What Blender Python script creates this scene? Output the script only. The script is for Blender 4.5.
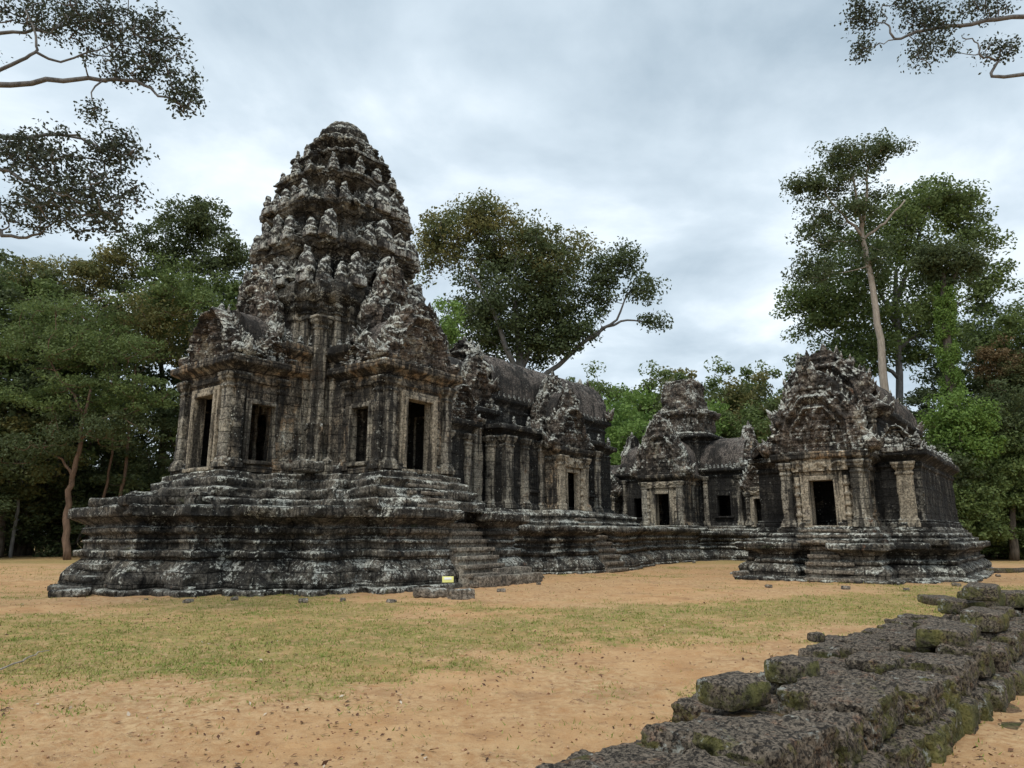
import bpy, math, random
import numpy as np
from mathutils import Vector, Matrix
random.seed(7); RNG = np.random.default_rng(7)
R = math.radians
for o in list(bpy.data.objects): bpy.data.objects.remove(o)
SC = bpy.context.scene; COL = SC.collection

# ------------------------------------------------------------------ camera
F = 700.0; PITCH = math.atan(150 / F); TH = R(38); HC = 1.6
cam = bpy.data.cameras.new('camera'); cam.sensor_width = 36; cam.lens = F / 1024 * 36
cam.clip_start = 0.05; cam.clip_end = 5000
co = bpy.data.objects.new('camera', cam); COL.objects.link(co)
co.location = (0, 0, HC); co.rotation_euler = (math.pi / 2 + PITCH, 0, 0); SC.camera = co
# ------------------------------------------------------------------ sky, sun, exposure
SUN_EL = R(58); SUN_AZ = R(205)      # compass-like: 0 = +Y, clockwise
w = bpy.data.worlds.new('World'); SC.world = w; w.use_nodes = True
nt = w.node_tree; N = nt.nodes; L = nt.links; N.clear()
def wn(t, **k):
    n = N.new(t)
    for a, b in k.items(): setattr(n, a, b)
    return n
sky = wn('ShaderNodeTexSky', sky_type='NISHITA', sun_disc=False)
sky.sun_elevation = SUN_EL; sky.sun_rotation = SUN_AZ; sky.air_density = 1.0; sky.dust_density = 2.0
sc_ = wn('ShaderNodeVectorMath', operation='SCALE'); L.new(sky.outputs[0], sc_.inputs[0]); sc_.inputs['Scale'].default_value = 1.0
geo = wn('ShaderNodeTexCoord')
sep = wn('ShaderNodeSeparateXYZ'); L.new(geo.outputs['Generated'], sep.inputs[0])
mz = wn('ShaderNodeMath', operation='MAXIMUM'); L.new(sep.outputs[2], mz.inputs[0]); mz.inputs[1].default_value = 0.0
ad = wn('ShaderNodeMath', operation='ADD'); L.new(mz.outputs[0], ad.inputs[0]); ad.inputs[1].default_value = 0.22
dx = wn('ShaderNodeMath', operation='DIVIDE'); L.new(sep.outputs[0], dx.inputs[0]); L.new(ad.outputs[0], dx.inputs[1])
dy = wn('ShaderNodeMath', operation='DIVIDE'); L.new(sep.outputs[1], dy.inputs[0]); L.new(ad.outputs[0], dy.inputs[1])
cb = wn('ShaderNodeCombineXYZ'); L.new(dx.outputs[0], cb.inputs[0]); L.new(dy.outputs[0], cb.inputs[1])
n1 = wn('ShaderNodeTexNoise'); L.new(cb.outputs[0], n1.inputs['Vector']); n1.inputs['Scale'].default_value = 1.9; n1.inputs['Detail'].default_value = 9; n1.inputs['Roughness'].default_value = .55; n1.inputs['Distortion'].default_value = .25
mp2 = wn('ShaderNodeMapping'); L.new(cb.outputs[0], mp2.inputs[0]); mp2.inputs['Location'].default_value = (3.1, 1.7, 0); mp2.inputs['Rotation'].default_value = (0, 0, .6); mp2.inputs['Scale'].default_value = (.8, 2.0, 1)
n2 = wn('ShaderNodeTexNoise'); L.new(mp2.outputs[0], n2.inputs['Vector']); n2.inputs['Scale'].default_value = 1.1; n2.inputs['Detail'].default_value = 4; n2.inputs['Roughness'].default_value = .45
mx = wn('ShaderNodeMix', data_type='FLOAT'); mx.inputs[0].default_value = .38; L.new(n1.outputs['Fac'], mx.inputs[2]); L.new(n2.outputs['Fac'], mx.inputs[3])
cr = wn('ShaderNodeValToRGB'); L.new(mx.outputs[0], cr.inputs[0])
cr.color_ramp.elements[0].position = .30; cr.color_ramp.elements[0].color = (.25, .325, .39, 1)
cr.color_ramp.elements[1].position = .62; cr.color_ramp.elements[1].color = (.72, .785, .83, 1)
e_ = cr.color_ramp.elements.new(.50); e_.color = (.49, .57, .635, 1)
bg1 = wn('ShaderNodeBackground'); L.new(sc_.outputs[0], bg1.inputs[0]); bg1.inputs[1].default_value = .10
bg2 = wn('ShaderNodeBackground'); L.new(cr.outputs[0], bg2.inputs[0]); bg2.inputs[1].default_value = 1.16
ms = wn('ShaderNodeMixShader'); ms.inputs[0].default_value = .93; L.new(bg1.outputs[0], ms.inputs[1]); L.new(bg2.outputs[0], ms.inputs[2])
ow = wn('ShaderNodeOutputWorld'); L.new(ms.outputs[0], ow.inputs[0])
sl = bpy.data.lights.new('sun', 'SUN'); sl.energy = 1.4; sl.angle = R(14); sl.color = (1, .95, .87)
so = bpy.data.objects.new('sun', sl); COL.objects.link(so)
sd = Vector((math.sin(SUN_AZ) * math.cos(SUN_EL), math.cos(SUN_AZ) * math.cos(SUN_EL), math.sin(SUN_EL)))
so.rotation_euler = sd.to_track_quat('Z', 'Y').to_euler(); so.location = (0, 0, 40)
SC.view_settings.view_transform = 'Standard'; SC.view_settings.look = 'None'; SC.view_settings.exposure = 0.42; SC.view_settings.gamma = 1.0
SC.view_settings.use_curve_mapping = False

# ------------------------------------------------------------------ maths
def EN(E, Nn): return E * math.sin(TH) - Nn * math.cos(TH), E * math.cos(TH) + Nn * math.sin(TH)
def ray(px, py):
    x = (px - 512) / F; u = (384 - py) / F
    return np.array([x, math.cos(PITCH) - u * math.sin(PITCH), math.sin(PITCH) + u * math.cos(PITCH)])
def at(px, py, Y):
    r = ray(px, py); t = Y / r[1]; return np.array([r[0] * t, Y, HC + r[2] * t])
def gp(px, py, z=0.0):
    r = ray(px, py); t = (z - HC) / r[2]; return r[0] * t, r[1] * t
def hsh(ix, iy, iz, seed=0):
    h = (ix.astype(np.int64) * 374761393 + iy.astype(np.int64) * 668265263 + iz.astype(np.int64) * 2147483647 + seed * 1274126177) & 0xffffffff
    h = ((h ^ (h >> 13)) * 1274126177) & 0xffffffff
    h = ((h ^ (h >> 16)) * 2246822519) & 0xffffffff
    return ((h ^ (h >> 15)) & 0xffffff) / float(0x1000000)
def vn(P, s=1.0, seed=0):
    P = np.asarray(P, float) * s; I = np.floor(P); f = P - I; f = f * f * (3 - 2 * f); I = I.astype(np.int64)
    r = 0
    for a in (0, 1):
        for b in (0, 1):
            for c in (0, 1):
                wgt = (f[:, 0] if a else 1 - f[:, 0]) * (f[:, 1] if b else 1 - f[:, 1]) * (f[:, 2] if c else 1 - f[:, 2])
                r = r + wgt * hsh(I[:, 0] + a, I[:, 1] + b, I[:, 2] + c, seed)
    return r
def fbm(P, s=1.0, o=4, seed=0, g=.5):
    t = 0; a = 1; n = 0
    for i in range(o):
        t = t + a * vn(P, s * 2 ** i, seed + i * 17); n += a; a *= g
    return t / n
def wor(P, s=1.0, seed=0):
    P = np.asarray(P, float) * s; I = np.floor(P).astype(np.int64); d1 = np.full(len(P), 9.); d2 = d1.copy()
    for a in (-1, 0, 1):
        for b in (-1, 0, 1):
            for c in (-1, 0, 1):
                J = I + np.array([a, b, c])
                q = J + np.stack([hsh(J[:, 0], J[:, 1], J[:, 2], seed + k) for k in (1, 2, 3)], 1)
                d = np.sqrt(((q - P) ** 2).sum(1))
                m = d < d1; d2 = np.where(m, d1, np.minimum(d2, d)); d1 = np.where(m, d, d1)
    return d1, d2
def sst(a, b, x):
    t = np.clip((x - a) / (b - a), 0, 1); return t * t * (3 - 2 * t)
def vnoise3(P, s, seed=0, o=3):
    return np.stack([fbm(P, s, o, seed + k * 101) - .5 for k in range(3)], 1)

# ------------------------------------------------------------------ mesh building
class MB:
    def __init__(s): s.v = []; s.f = []; s.u = []; s.n = 0; s.a = []
    def add(s, v, faces, uv=None, attr=None):
        v = np.asarray(v, float)
        s.v.append(v)
        for f in faces:
            f = np.asarray(f)
            if f.size: s.f.append(f.reshape(-1, f.shape[-1]) + s.n)
        s.u.append(np.zeros((len(v), 2)) if uv is None else uv)
        s.a.append(np.zeros(len(v)) if attr is None else attr)
        s.n += len(v); return s
    def build(s, name, mat, parent=None, smooth=False, uv=True, attr=None):
        V = np.concatenate(s.v); me = bpy.data.meshes.new(name)
        me.vertices.add(len(V)); me.vertices.foreach_set('co', V.astype(np.float32).ravel())
        lv = np.concatenate([f.ravel() for f in s.f]); lt = np.concatenate([np.full(len(f), f.shape[1]) for f in s.f])
        me.loops.add(len(lv)); me.loops.foreach_set('vertex_index', lv.astype(np.int32))
        me.polygons.add(len(lt)); me.polygons.foreach_set('loop_start', np.concatenate([[0], np.cumsum(lt)[:-1]]).astype(np.int32))
        me.polygons.foreach_set('loop_total', lt.astype(np.int32))
        if smooth: me.polygons.foreach_set('use_smooth', np.ones(len(lt), bool))
        if uv:
            ul = me.uv_layers.new(name='UVMap'); ul.data.foreach_set('uv', np.concatenate(s.u)[lv].astype(np.float32).ravel())
        if attr:
            at_ = me.attributes.new(attr, 'FLOAT', 'POINT'); at_.data.foreach_set('value', np.concatenate(s.a).astype(np.float32))
        me.update(calc_edges=True); me.validate()
        if mat: me.materials.append(mat)
        o = bpy.data.objects.new(name, me); COL.objects.link(o)
        if parent is not None: o.parent = parent
        return o
def tag(o, label=None, cat=None, group=None, kind=None):
    if label: o['label'] = label
    if cat: o['category'] = cat
    if group: o['group'] = group
    if kind: o['kind'] = kind
    return o
def thing(name, label, cat, loc=(0, 0, 0), rz=0, group=None):
    o = bpy.data.objects.new(name, None); COL.objects.link(o); o.empty_display_size = .3
    o.location = loc; o.rotation_euler = (0, 0, rz); return tag(o, label, cat, group)
def copy(o, parent=None):
    c = o.copy(); COL.objects.link(c)
    if parent is not None: c.parent = parent
    return c
BR = math.pi / 2 - TH
def building(name, label, cat, E, Nn):
    x, y = EN(E, Nn); return thing(name, label, cat, (x, y, 0), BR)

def rot_place(V, o):
    """o = (x, y, deg): local x along the wall, y inward."""
    a = R(o[2]); c, s = math.cos(a), math.sin(a); V = np.array(V, float)
    x = V[:, 0] * c - V[:, 1] * s + o[0]; y = V[:, 0] * s + V[:, 1] * c + o[1]
    V[:, 0] = x; V[:, 1] = y; return V
def quad_grid(nr, nc, base=0, wrap=False):
    r = np.arange(nr - 1)[:, None]; c = np.arange(nc if wrap else nc - 1)[None, :]; c2 = (c + 1) % nc
    return np.stack([base + r * nc + c, base + r * nc + c2, base + (r + 1) * nc + c2, base + (r + 1) * nc + c], -1).reshape(-1, 4)
def rbox(mb, c, s, step=.1, amp=.02, r=.03, o=None, seed=0, tilt=0, fs=2.2, yaw=0):
    """rounded rough stone block, centre c, size s"""
    c = np.array(c, float); h = np.array(s, float) / 2; r = min(r, *(h * .95)); VV = []; FF = []; n = 0
    for ax in range(3):
        a, b = [(1, 2), (2, 0), (0, 1)][ax]
        na = max(2, int(s[a] / step) + 1); nb = max(2, int(s[b] / step) + 1)
        A = np.concatenate([[-h[a]], np.linspace(-h[a] + r, h[a] - r, na), [h[a]]]); B = np.concatenate([[-h[b]], np.linspace(-h[b] + r, h[b] - r, nb), [h[b]]])
        for sg in (-1, 1):
            g = np.zeros((len(A) * len(B), 3)); AA, BB = np.meshgrid(A, B, indexing='ij')
            g[:, a] = AA.ravel(); g[:, b] = BB.ravel(); g[:, ax] = sg * h[ax]
            q = quad_grid(len(A), len(B), n)
            FF.append(q if sg > 0 else q[:, ::-1]); VV.append(g); n += len(g)
    V = np.concatenate(VV); inn = np.clip(V, -h + r, h - r); d = V - inn; l = np.linalg.norm(d, axis=1, keepdims=True)
    V = inn + d / np.maximum(l, 1e-9) * r
    if tilt: 
        V = V @ np.array(Matrix.Rotation(tilt, 3, Vector((hsh(np.array([seed]), np.array([1]), np.array([2]))[0] - .5, 1, 0)).normalized()))
    if yaw: V = V @ np.array(Matrix.Rotation(-yaw, 3, 'Z'))
    V = V + c
    if amp:
        V = V + vnoise3(V + seed * 3.7, fs, seed, 3) * amp * 2.2
    uv = np.stack([V[:, 0] + V[:, 1], V[:, 2]], 1)
    if o is not None: V = rot_place(V, o)
    mb.add(V, FF, uv); return mb
def prof(pts, step=.07):
    out = [pts[0]]
    for a, b in zip(pts[:-1], pts[1:]):
        n = max(1, int(math.ceil(math.hypot(b[0] - a[0], b[1] - a[1]) / step)))
        for i in range(1, n + 1): out.append((a[0] + (b[0] - a[0]) * i / n, a[1] + (b[1] - a[1]) * i / n))
    return out
def band(mb, plan, pts, step=.09, amp=.02, blk=.025, chip=.0, carve=0.0, carve_s=5.0, holes=(), cap=True, seed=0, ch=.3, bl=.62, lean=0.0, sag=.03, botcap=False):
    plan = np.array(plan, float); n = len(plan); nxt = np.roll(plan, -1, 0); e = nxt - plan; ln = np.hypot(*e.T); d = e / ln[:, None]
    nrm = np.stack([d[:, 1], -d[:, 0]], 1); pv = np.roll(nrm, 1, 0)
    den = 1 + (nrm * pv).sum(1); mit = (nrm + pv) / np.maximum(den, .2)[:, None]      # offset direction at each vertex
    seg = []; tt = []
    for i in range(n):
        k = max(1, int(round(ln[i] / step))); ds = list(np.linspace(0, ln[i], k + 1)[:-1])
        for hh in holes:
            if hh[0] == i:
                ds = [q for q in ds if q == 0 or min(abs(q - hh[1]), abs(q - hh[2])) > step * .4] + [hh[1], hh[2]]
        ds.sort(); seg += [i] * len(ds); tt += [q / ln[i] for q in ds]
    seg = np.array(seg); tt = np.array(tt); nx = (seg + 1) % n
    base = plan[seg] * (1 - tt)[:, None] + plan[nx] * tt[:, None]
    off = mit[seg] * (1 - tt)[:, None] + mit[nx] * tt[:, None]
    cum = np.concatenate([[0], np.cumsum(ln)]); S = cum[seg] + tt * ln[seg]
    P = prof(pts, step)
    zs = [h_[3] for h_ in holes] + [h_[4] for h_ in holes]
    if zs:
        P2 = []
        for a, b in zip(P[:-1], P[1:]):
            P2.append(a)
            for z in sorted(set(zs)):
                if a[1] < z < b[1]:
                    k = (z - a[1]) / (b[1] - a[1]); P2.append((a[0] + (b[0] - a[0]) * k, z))
        P2.append(P[-1]); P = P2
    P = np.array(P); nr = len(P); nc = len(base)
    O = np.repeat(P[:, 0], nc); Z = np.repeat(P[:, 1], nc); B = np.tile(base, (nr, 1)); D = np.tile(off, (nr, 1)); SS = np.tile(S, nr)
    XY = B + D * O[:, None]; P3 = np.column_stack([XY, Z])
    nd = np.tile(np.where((tt < 1e-6)[:, None], off, nrm[seg]), (nr, 1))
    crs = np.floor(Z / ch + 31 + seed); bi = np.floor((SS + .37 * bl * (crs % 3) + 2 * hsh(crs.astype(int), crs.astype(int), crs.astype(int), 5)) / bl)
    hb = hsh(crs.astype(np.int64), bi.astype(np.int64), crs.astype(np.int64), seed) - .5
    dsp = blk * 2 * hb * 1.0 + amp * 2.4 * (fbm(P3, 1.7, 4, seed) - .5)
    if chip:
        m = sst(.55, .72, fbm(P3 * np.array([1, 1, 1.6]), 1.1, 3, seed + 40)); dsp = dsp - chip * m * np.clip(O - P[:, 0].min() + .1, 0, 1.2)
        m2 = sst(.62, .7, vn(P3, 2.6, seed + 9)); dsp = dsp - chip * .25 * m2
    if carve:
        d1, d2 = wor(P3, carve_s, seed); dsp = dsp + carve * (np.clip(1 - 1.6 * d1, 0, 1) - .3) * 1.2
    h_in = np.zeros(len(Z))
    for hh in holes:
        pass
    V = P3.copy(); V[:, :2] += nd * dsp[:, None]
    V[:, 2] += sag * 2 * (vn(P3 * np.array([1, 1, .15]), .55, seed + 3) - .5) * np.clip((Z - P[0, 1]) * 2, 0, 1) + .012 * 2 * hb * (blk > 0) * (np.clip((Z - P[0, 1]) * 4, 0, 1))
    if lean:
        k = lean * (Z - P[0, 1]); V[:, :2] -= D * k[:, None]
    q = quad_grid(nr, nc, 0, True)
    if holes:
        keep = np.ones(len(q), bool); cz = (Z[q[:, 0]] + Z[q[:, 3]]) / 2; c0 = q[:, 0] % nc
        for (hs, d0, d1_, z0, z1) in holes:
            dd = tt[c0] * ln[hs]
            keep &= ~((seg[c0] == hs) & (dd >= d0 - 1e-4) & (dd < d1_ - 1e-4) & (cz > z0) & (cz < z1))
        q = q[keep]
    uv = np.column_stack([SS, Z]); fs = [q]
    if cap: fs.append(np.arange((nr - 1) * nc, nr * nc)[None, :])
    if botcap: fs.append(np.arange(nc)[::-1][None, :])
    mb.add(V, fs, uv); return mb
def cross(steps, dx=0, dy=0):
    """redented plan; steps = [(long half, short half), ...] from the arms to the diagonal, same for x and y"""
    q = []
    for i, (a, b) in enumerate(steps):
        q.append((a, b))
        if i + 1 < len(steps): q.append((steps[i + 1][0], b))
    full = q + [(y, x) for x, y in q[::-1] if (y, x) not in q]
    q1 = full; q2 = [(-x, y) for x, y in q1[::-1]]; q3 = [(-x, -y) for x, y in q1]; q4 = [(x, -y) for x, y in q1[::-1]]
    return [(x + dx, y + dy) for x, y in q1 + q2 + q3 + q4]
def rect(x0, y0, x1, y1): return [(x0, y0), (x1, y0), (x1, y1), (x0, y1)]     # edges: 0 south, 1 east, 2 north, 3 west
def lathe(mb, c, pts, n=48, amp=.03, seed=0, lobes=0, la=0.0, carve=0, step=.06):
    P = np.array(prof(pts, step)); nr = len(P); a = np.linspace(0, 2 * math.pi, n, endpoint=False)
    A = np.tile(a, nr); r = np.repeat(P[:, 0], n); z = np.repeat(P[:, 1], n)
    if lobes: r = r * (1 + la * np.abs(np.sin(A * lobes / 2)))
    V = np.column_stack([r * np.cos(A) + c[0], r * np.sin(A) + c[1], z + c[2]])
    V = V + vnoise3(V, 2.5, seed) * amp * 2
    if carve:
        d1, _ = wor(V, 4.5, seed); k = carve * (np.clip(1 - 1.5 * d1, 0, 1) - .2); V[:, 0] += np.cos(A) * k; V[:, 1] += np.sin(A) * k
    mb.add(V, [quad_grid(nr, n, 0, True), np.arange((nr - 1) * n, nr * n)[None, :]], np.column_stack([A * r.max(), z])); return mb
def pediment(mb, o, w_, h_, z0, th=.35, seed=0, nr=70, nc=46, ruin=0.0, relief=1.0, lobes=7, flare=.13, notch=0.0, tip=1.0):
    """lobed flame-edged Khmer pediment facing local -y; w_ = half width"""
    t = np.linspace(0, 1, nr)
    hw = w_ * (np.clip(1 - t ** (1.75), 0, 1)) ** .72
    hw = hw * (1 - .10 * np.sin(t * math.pi * 2.2) ** 2) + w_ * flare * np.exp(-((t - .13) / .09) ** 2) - w_ * .08 * np.exp(-((t - .0) / .04) ** 2)
    hw = hw + w_ * .055 * np.abs(np.sin(t * math.pi * lobes)) * (1 - t * .4)
    hw = hw + w_ * .05 * (vn(np.column_stack([t * 9, t * 0 + seed, t * 0]), 1, seed) - .5) * 2
    hw = np.maximum(hw, .045 * w_ * tip)
    u = np.linspace(-1, 1, nc); U, T = np.meshgrid(u, t); HW = hw[:, None]
    jit = 1 + .05 * (vn(np.column_stack([T.ravel() * 12, U.ravel() * 0 + np.sign(U.ravel()) * 5, U.ravel() * 0]), 1, seed + 5).reshape(T.shape) - .5)
    X = U * HW * jit; Z = T * h_
    if ruin: Z = Z * (1 - ruin * sst(.45, .7, vn(np.column_stack([X.ravel() * .9, X.ravel() * 0, X.ravel() * 0 + seed]), 1, seed + 8)).reshape(X.shape))
    P = np.column_stack([X.ravel(), Z.ravel(), np.full(X.size, seed * 1.37)])
    au = np.abs(U.ravel()); tr = T.ravel()
    ar = np.hypot(X.ravel() / w_ / .86, np.clip(Z.ravel() / h_, 0, 1) / .86)             # arch radius 0..1
    mult = ar + .035 * np.abs(np.sin(np.arctan2(Z.ravel() / h_, X.ravel() / w_) * 5.0))
    fr = np.exp(-((mult - .80) / .055) ** 2) * .19 + np.exp(-((mult - .66) / .022) ** 2) * .09 + np.exp(-((mult - .93) / .02) ** 2) * .06
    tym = (mult < .64); d1, d2 = wor(P, 4.2 / max(w_, .6) * 1.1, seed); e1, _ = wor(P, 10.0 / max(w_, .6), seed + 3)
    fig = sst(.62, .25, d1) * .12 + sst(.6, .2, e1) * .09
    cx = X.ravel() / w_; cz = Z.ravel() / h_
    main = np.exp(-((cx / .14) ** 2 + ((cz - .30) / .17) ** 2)) * .17 + np.exp(-((cx / .08) ** 2 + ((cz - .5) / .07) ** 2)) * .15
    fx = np.mod(cx * 6.5 + .5 * np.floor(cz * 8), 1) - .5; fz = np.mod(cz * 8, 1) - .5; rows = .13 * np.exp(-(fx / .22) ** 2 - (fz / .3) ** 2) + .07 * np.exp(-(fx / .13) ** 2 - ((fz - .38) / .12) ** 2) + .05 * np.exp(-((fz + .47) / .07) ** 2)
    leaf = (mult > .86) * (.10 * np.abs(np.sin(np.arctan2(cz, cx) * 15)) - .03)
    rel = fr + np.where(tym, fig * .45 - .12 + main + rows, fig * .5 + leaf)
    naga = np.exp(-(((np.abs(cx) - .98) / .16) ** 2 + ((cz - .13) / .11) ** 2)) * .16
    rel = (rel + naga) * relief * 1.3 + .06 * (fbm(P, 7, 3, seed) - .5)
    edge = np.clip(1 - (1 - au) * 8, 0, 1) * .08
    Y = -rel + edge - .02
    Y = Y + .0 * X.ravel(); Vf = np.column_stack([X.ravel(), Y, Z.ravel() + z0])
    Vb = np.column_stack([X.ravel(), np.full(X.size, th) + .08 * (fbm(P, 3, 3, seed + 50) - .5), Z.ravel() + z0])
    V = np.concatenate([Vf, Vb]); nn = nr * nc
    jn = vnoise3(V, 3.0, seed + 4, 2) * .045; V = V + jn
    fs = [quad_grid(nr, nc, 0), quad_grid(nr, nc, nn)[:, ::-1]]
    l = np.arange(nr) * nc; r_ = l + nc - 1
    fs.append(np.stack([l[:-1], l[1:], l[1:] + nn, l[:-1] + nn], 1)); fs.append(np.stack([r_[1:], r_[:-1], r_[:-1] + nn, r_[1:] + nn], 1))
    b = np.arange(nc - 1); fs.append(np.stack([b + 1, b, b + nn, b + 1 + nn], 1)); tt_ = b + (nr - 1) * nc; fs.append(np.stack([tt_, tt_ + 1, tt_ + 1 + nn, tt_ + nn], 1))
    V = rot_place(V, o); mb.add(V, fs, np.column_stack([V[:, 0] + V[:, 1], V[:, 2]]))
    rf = lambda xx: 1 - ruin * sst(.45, .7, vn(np.array([[xx * .9, 0, seed]]), 1, seed + 8))[0]
    k = max(8, int(h_ * 5)); ls = .16 + .055 * w_
    for s_ in (-1, 1):
        for i in range(k):
            ti = .05 + .93 * i / k; x = s_ * np.interp(ti, t, hw); z = z0 + ti * h_; rs = .7 + .6 * hsh(np.array([i]), np.array([seed]), np.array([s_ + 2]), 3)[0]
            if rs < .82 and ruin > .05: continue
            z = z0 + (z - z0) * rf(x)
            dx, dz = s_ * (.75 - .5 * ti), .75 + .3 * ti; l = ls * rs * (1.7 if i < 2 else 1); r5 = np.array([.5, .7, .6, .35, .06]) * l * .42
            c5 = np.array([(x - dx * l * .3 + dx * l * q, -.03 + th * .3, z - dz * l * .3 + dz * l * q * 1.1 + 0) for q in (0, .3, .6, .9, 1.2)])
            c5[3:, 0] -= s_ * l * .12
            n0 = len(mb.v); tube(mb, c5, r5, 6, seed + i, rough=.03); mb.v[-1] = rot_place(mb.v[-1], o)
    c5 = np.array([(0, th * .3, z0 + h_ * rf(0.) * q) for q in (.90, .97, 1.02, 1.06, 1.10)]); tube(mb, c5, np.array([.13, .12, .10, .07, .02]) * w_ * .7, 7, seed, rough=.04); mb.v[-1] = rot_place(mb.v[-1], o)
    return mb
def vault(mb, o, x0, x1, hw, z0, z1, corr=.2, ca=.05, seed=0, half=False, amp=.04, step=.07, crest=True, na=34, ends=True):
    """ogival vault along local x, hipped eaves; half=True gives an aisle half-vault rising inward (+y)"""
    nx = int((x1 - x0) / step) + 1; X = np.linspace(x0, x1, nx)
    if half: a = np.linspace(0, math.pi / 2, na // 2)
    else: a = np.linspace(0, math.pi, na)
    yy = -np.sign(np.cos(a)) * np.abs(np.cos(a)) ** .85 * hw; zz = z0 + (z1 - z0) * np.sin(a) ** .78
    if not half: zz = zz + .12 * np.exp(-((a - math.pi / 2) / .08) ** 2)
    XX, AA = np.meshgrid(X, a); Yv = np.repeat(yy[:, None], nx, 1); Zv = np.repeat(zz[:, None], nx, 1)
    c = ca * (np.abs(np.sin(math.pi * XX / corr)) - .5); Yv = Yv - np.cos(AA) * c; Zv = Zv + np.sin(AA) * c
    V = np.column_stack([XX.ravel(), Yv.ravel(), Zv.ravel()]); V = V + vnoise3(V, 1.2, seed) * amp * 2.2
    V[:, 2] += .12 * (vn(V * np.array([1, 0, 0]), .35, seed) - .5)
    if half: V[:, 1] += 0
    fs = [quad_grid(len(a), nx, 0)[:, ::-1]]
    if ends:
        i0 = np.arange(len(a)) * nx; fs.append(i0[None, :]); fs.append((i0 + nx - 1)[::-1][None, :])
    n0 = len(V); V = rot_place(V, o); mb.add(V, fs, np.column_stack([XX.ravel(), AA.ravel()]))
    return mb
def tube(mb, pts, rad, n=8, seed=0, rough=0.0, cap=True):
    pts = np.array(pts, float); m = len(pts); rad = np.broadcast_to(np.asarray(rad, float), (m,))
    tan = np.gradient(pts, axis=0); tan /= np.maximum(np.linalg.norm(tan, axis=1, keepdims=True), 1e-9)
    up = np.array([0, 0, 1.]) if abs(tan[0, 2]) < .9 else np.array([1., 0, 0])
    V = []
    for i in range(m):
        a = np.cross(tan[i], up); a /= max(np.linalg.norm(a), 1e-9); b = np.cross(a, tan[i]); up = b
        ang = np.linspace(0, 2 * math.pi, n, endpoint=False); r = rad[i]
        V.append(pts[i] + r * (np.cos(ang)[:, None] * a + np.sin(ang)[:, None] * b))
    V = np.concatenate(V)
    if rough: V = V + vnoise3(V, 2.0, seed, 2) * rough
    fs = [quad_grid(m, n, 0, True)[:, ::-1]]
    if cap: fs.append(np.arange((m - 1) * n, m * n)[None, ::-1]); fs.append(np.arange(n)[None, :])
    mb.add(V, fs); return mb

# ------------------------------------------------------------------ materials
class NT:
    def __init__(s, name):
        s.m = bpy.data.materials.new(name); s.m.use_nodes = True; s.t = s.m.node_tree; s.t.nodes.clear()
    def n(s, t, ins=None, **k):
        x = s.t.nodes.new(t)
        for a, b in k.items(): setattr(x, a, b)
        for a, b in (ins or {}).items():
            if isinstance(b, bpy.types.NodeSocket): s.t.links.new(b, x.inputs[a])
            else: x.inputs[a].default_value = b
        return x
    def noise(s, vec, scale, det=4, rough=.55, dist=0): return s.n('ShaderNodeTexNoise', {'Vector': vec, 'Scale': scale, 'Detail': det, 'Roughness': rough, 'Distortion': dist}).outputs['Fac']
    def ramp(s, fac, a, b, lo=0., hi=1.):
        return s.n('ShaderNodeMapRange', {0: fac, 1: a, 2: b, 3: lo, 4: hi}, interpolation_type='SMOOTHSTEP').outputs[0]
    def math(s, op, a, b=0.0, c=0.0): return s.n('ShaderNodeMath', {0: a, 1: b, 2: c}, operation=op).outputs[0]
    def mix(s, f, a, b): 
        x = s.n('ShaderNodeMix', data_type='RGBA'); 
        for i, v in ((0, f), (6, a), (7, b)):
            if isinstance(v, bpy.types.NodeSocket): s.t.links.new(v, x.inputs[i])
            else: x.inputs[i].default_value = v if i == 0 else (*v, 1)
        return x.outputs[2]
    def out(s, col, rough=.9, h=None, hs=.6, hd=.03, sss=None):
        b = s.n('ShaderNodeBsdfPrincipled', {'Base Color': col, 'Roughness': rough, 'Specular IOR Level': .25})
        if h is not None:
            bp = s.n('ShaderNodeBump', {'Height': h, 'Strength': hs, 'Distance': hd}); s.t.links.new(bp.outputs[0], b.inputs['Normal'])
        o = s.n('ShaderNodeOutputMaterial', {'Surface': b.outputs[0]}); s.b = b; return s.m
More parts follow.
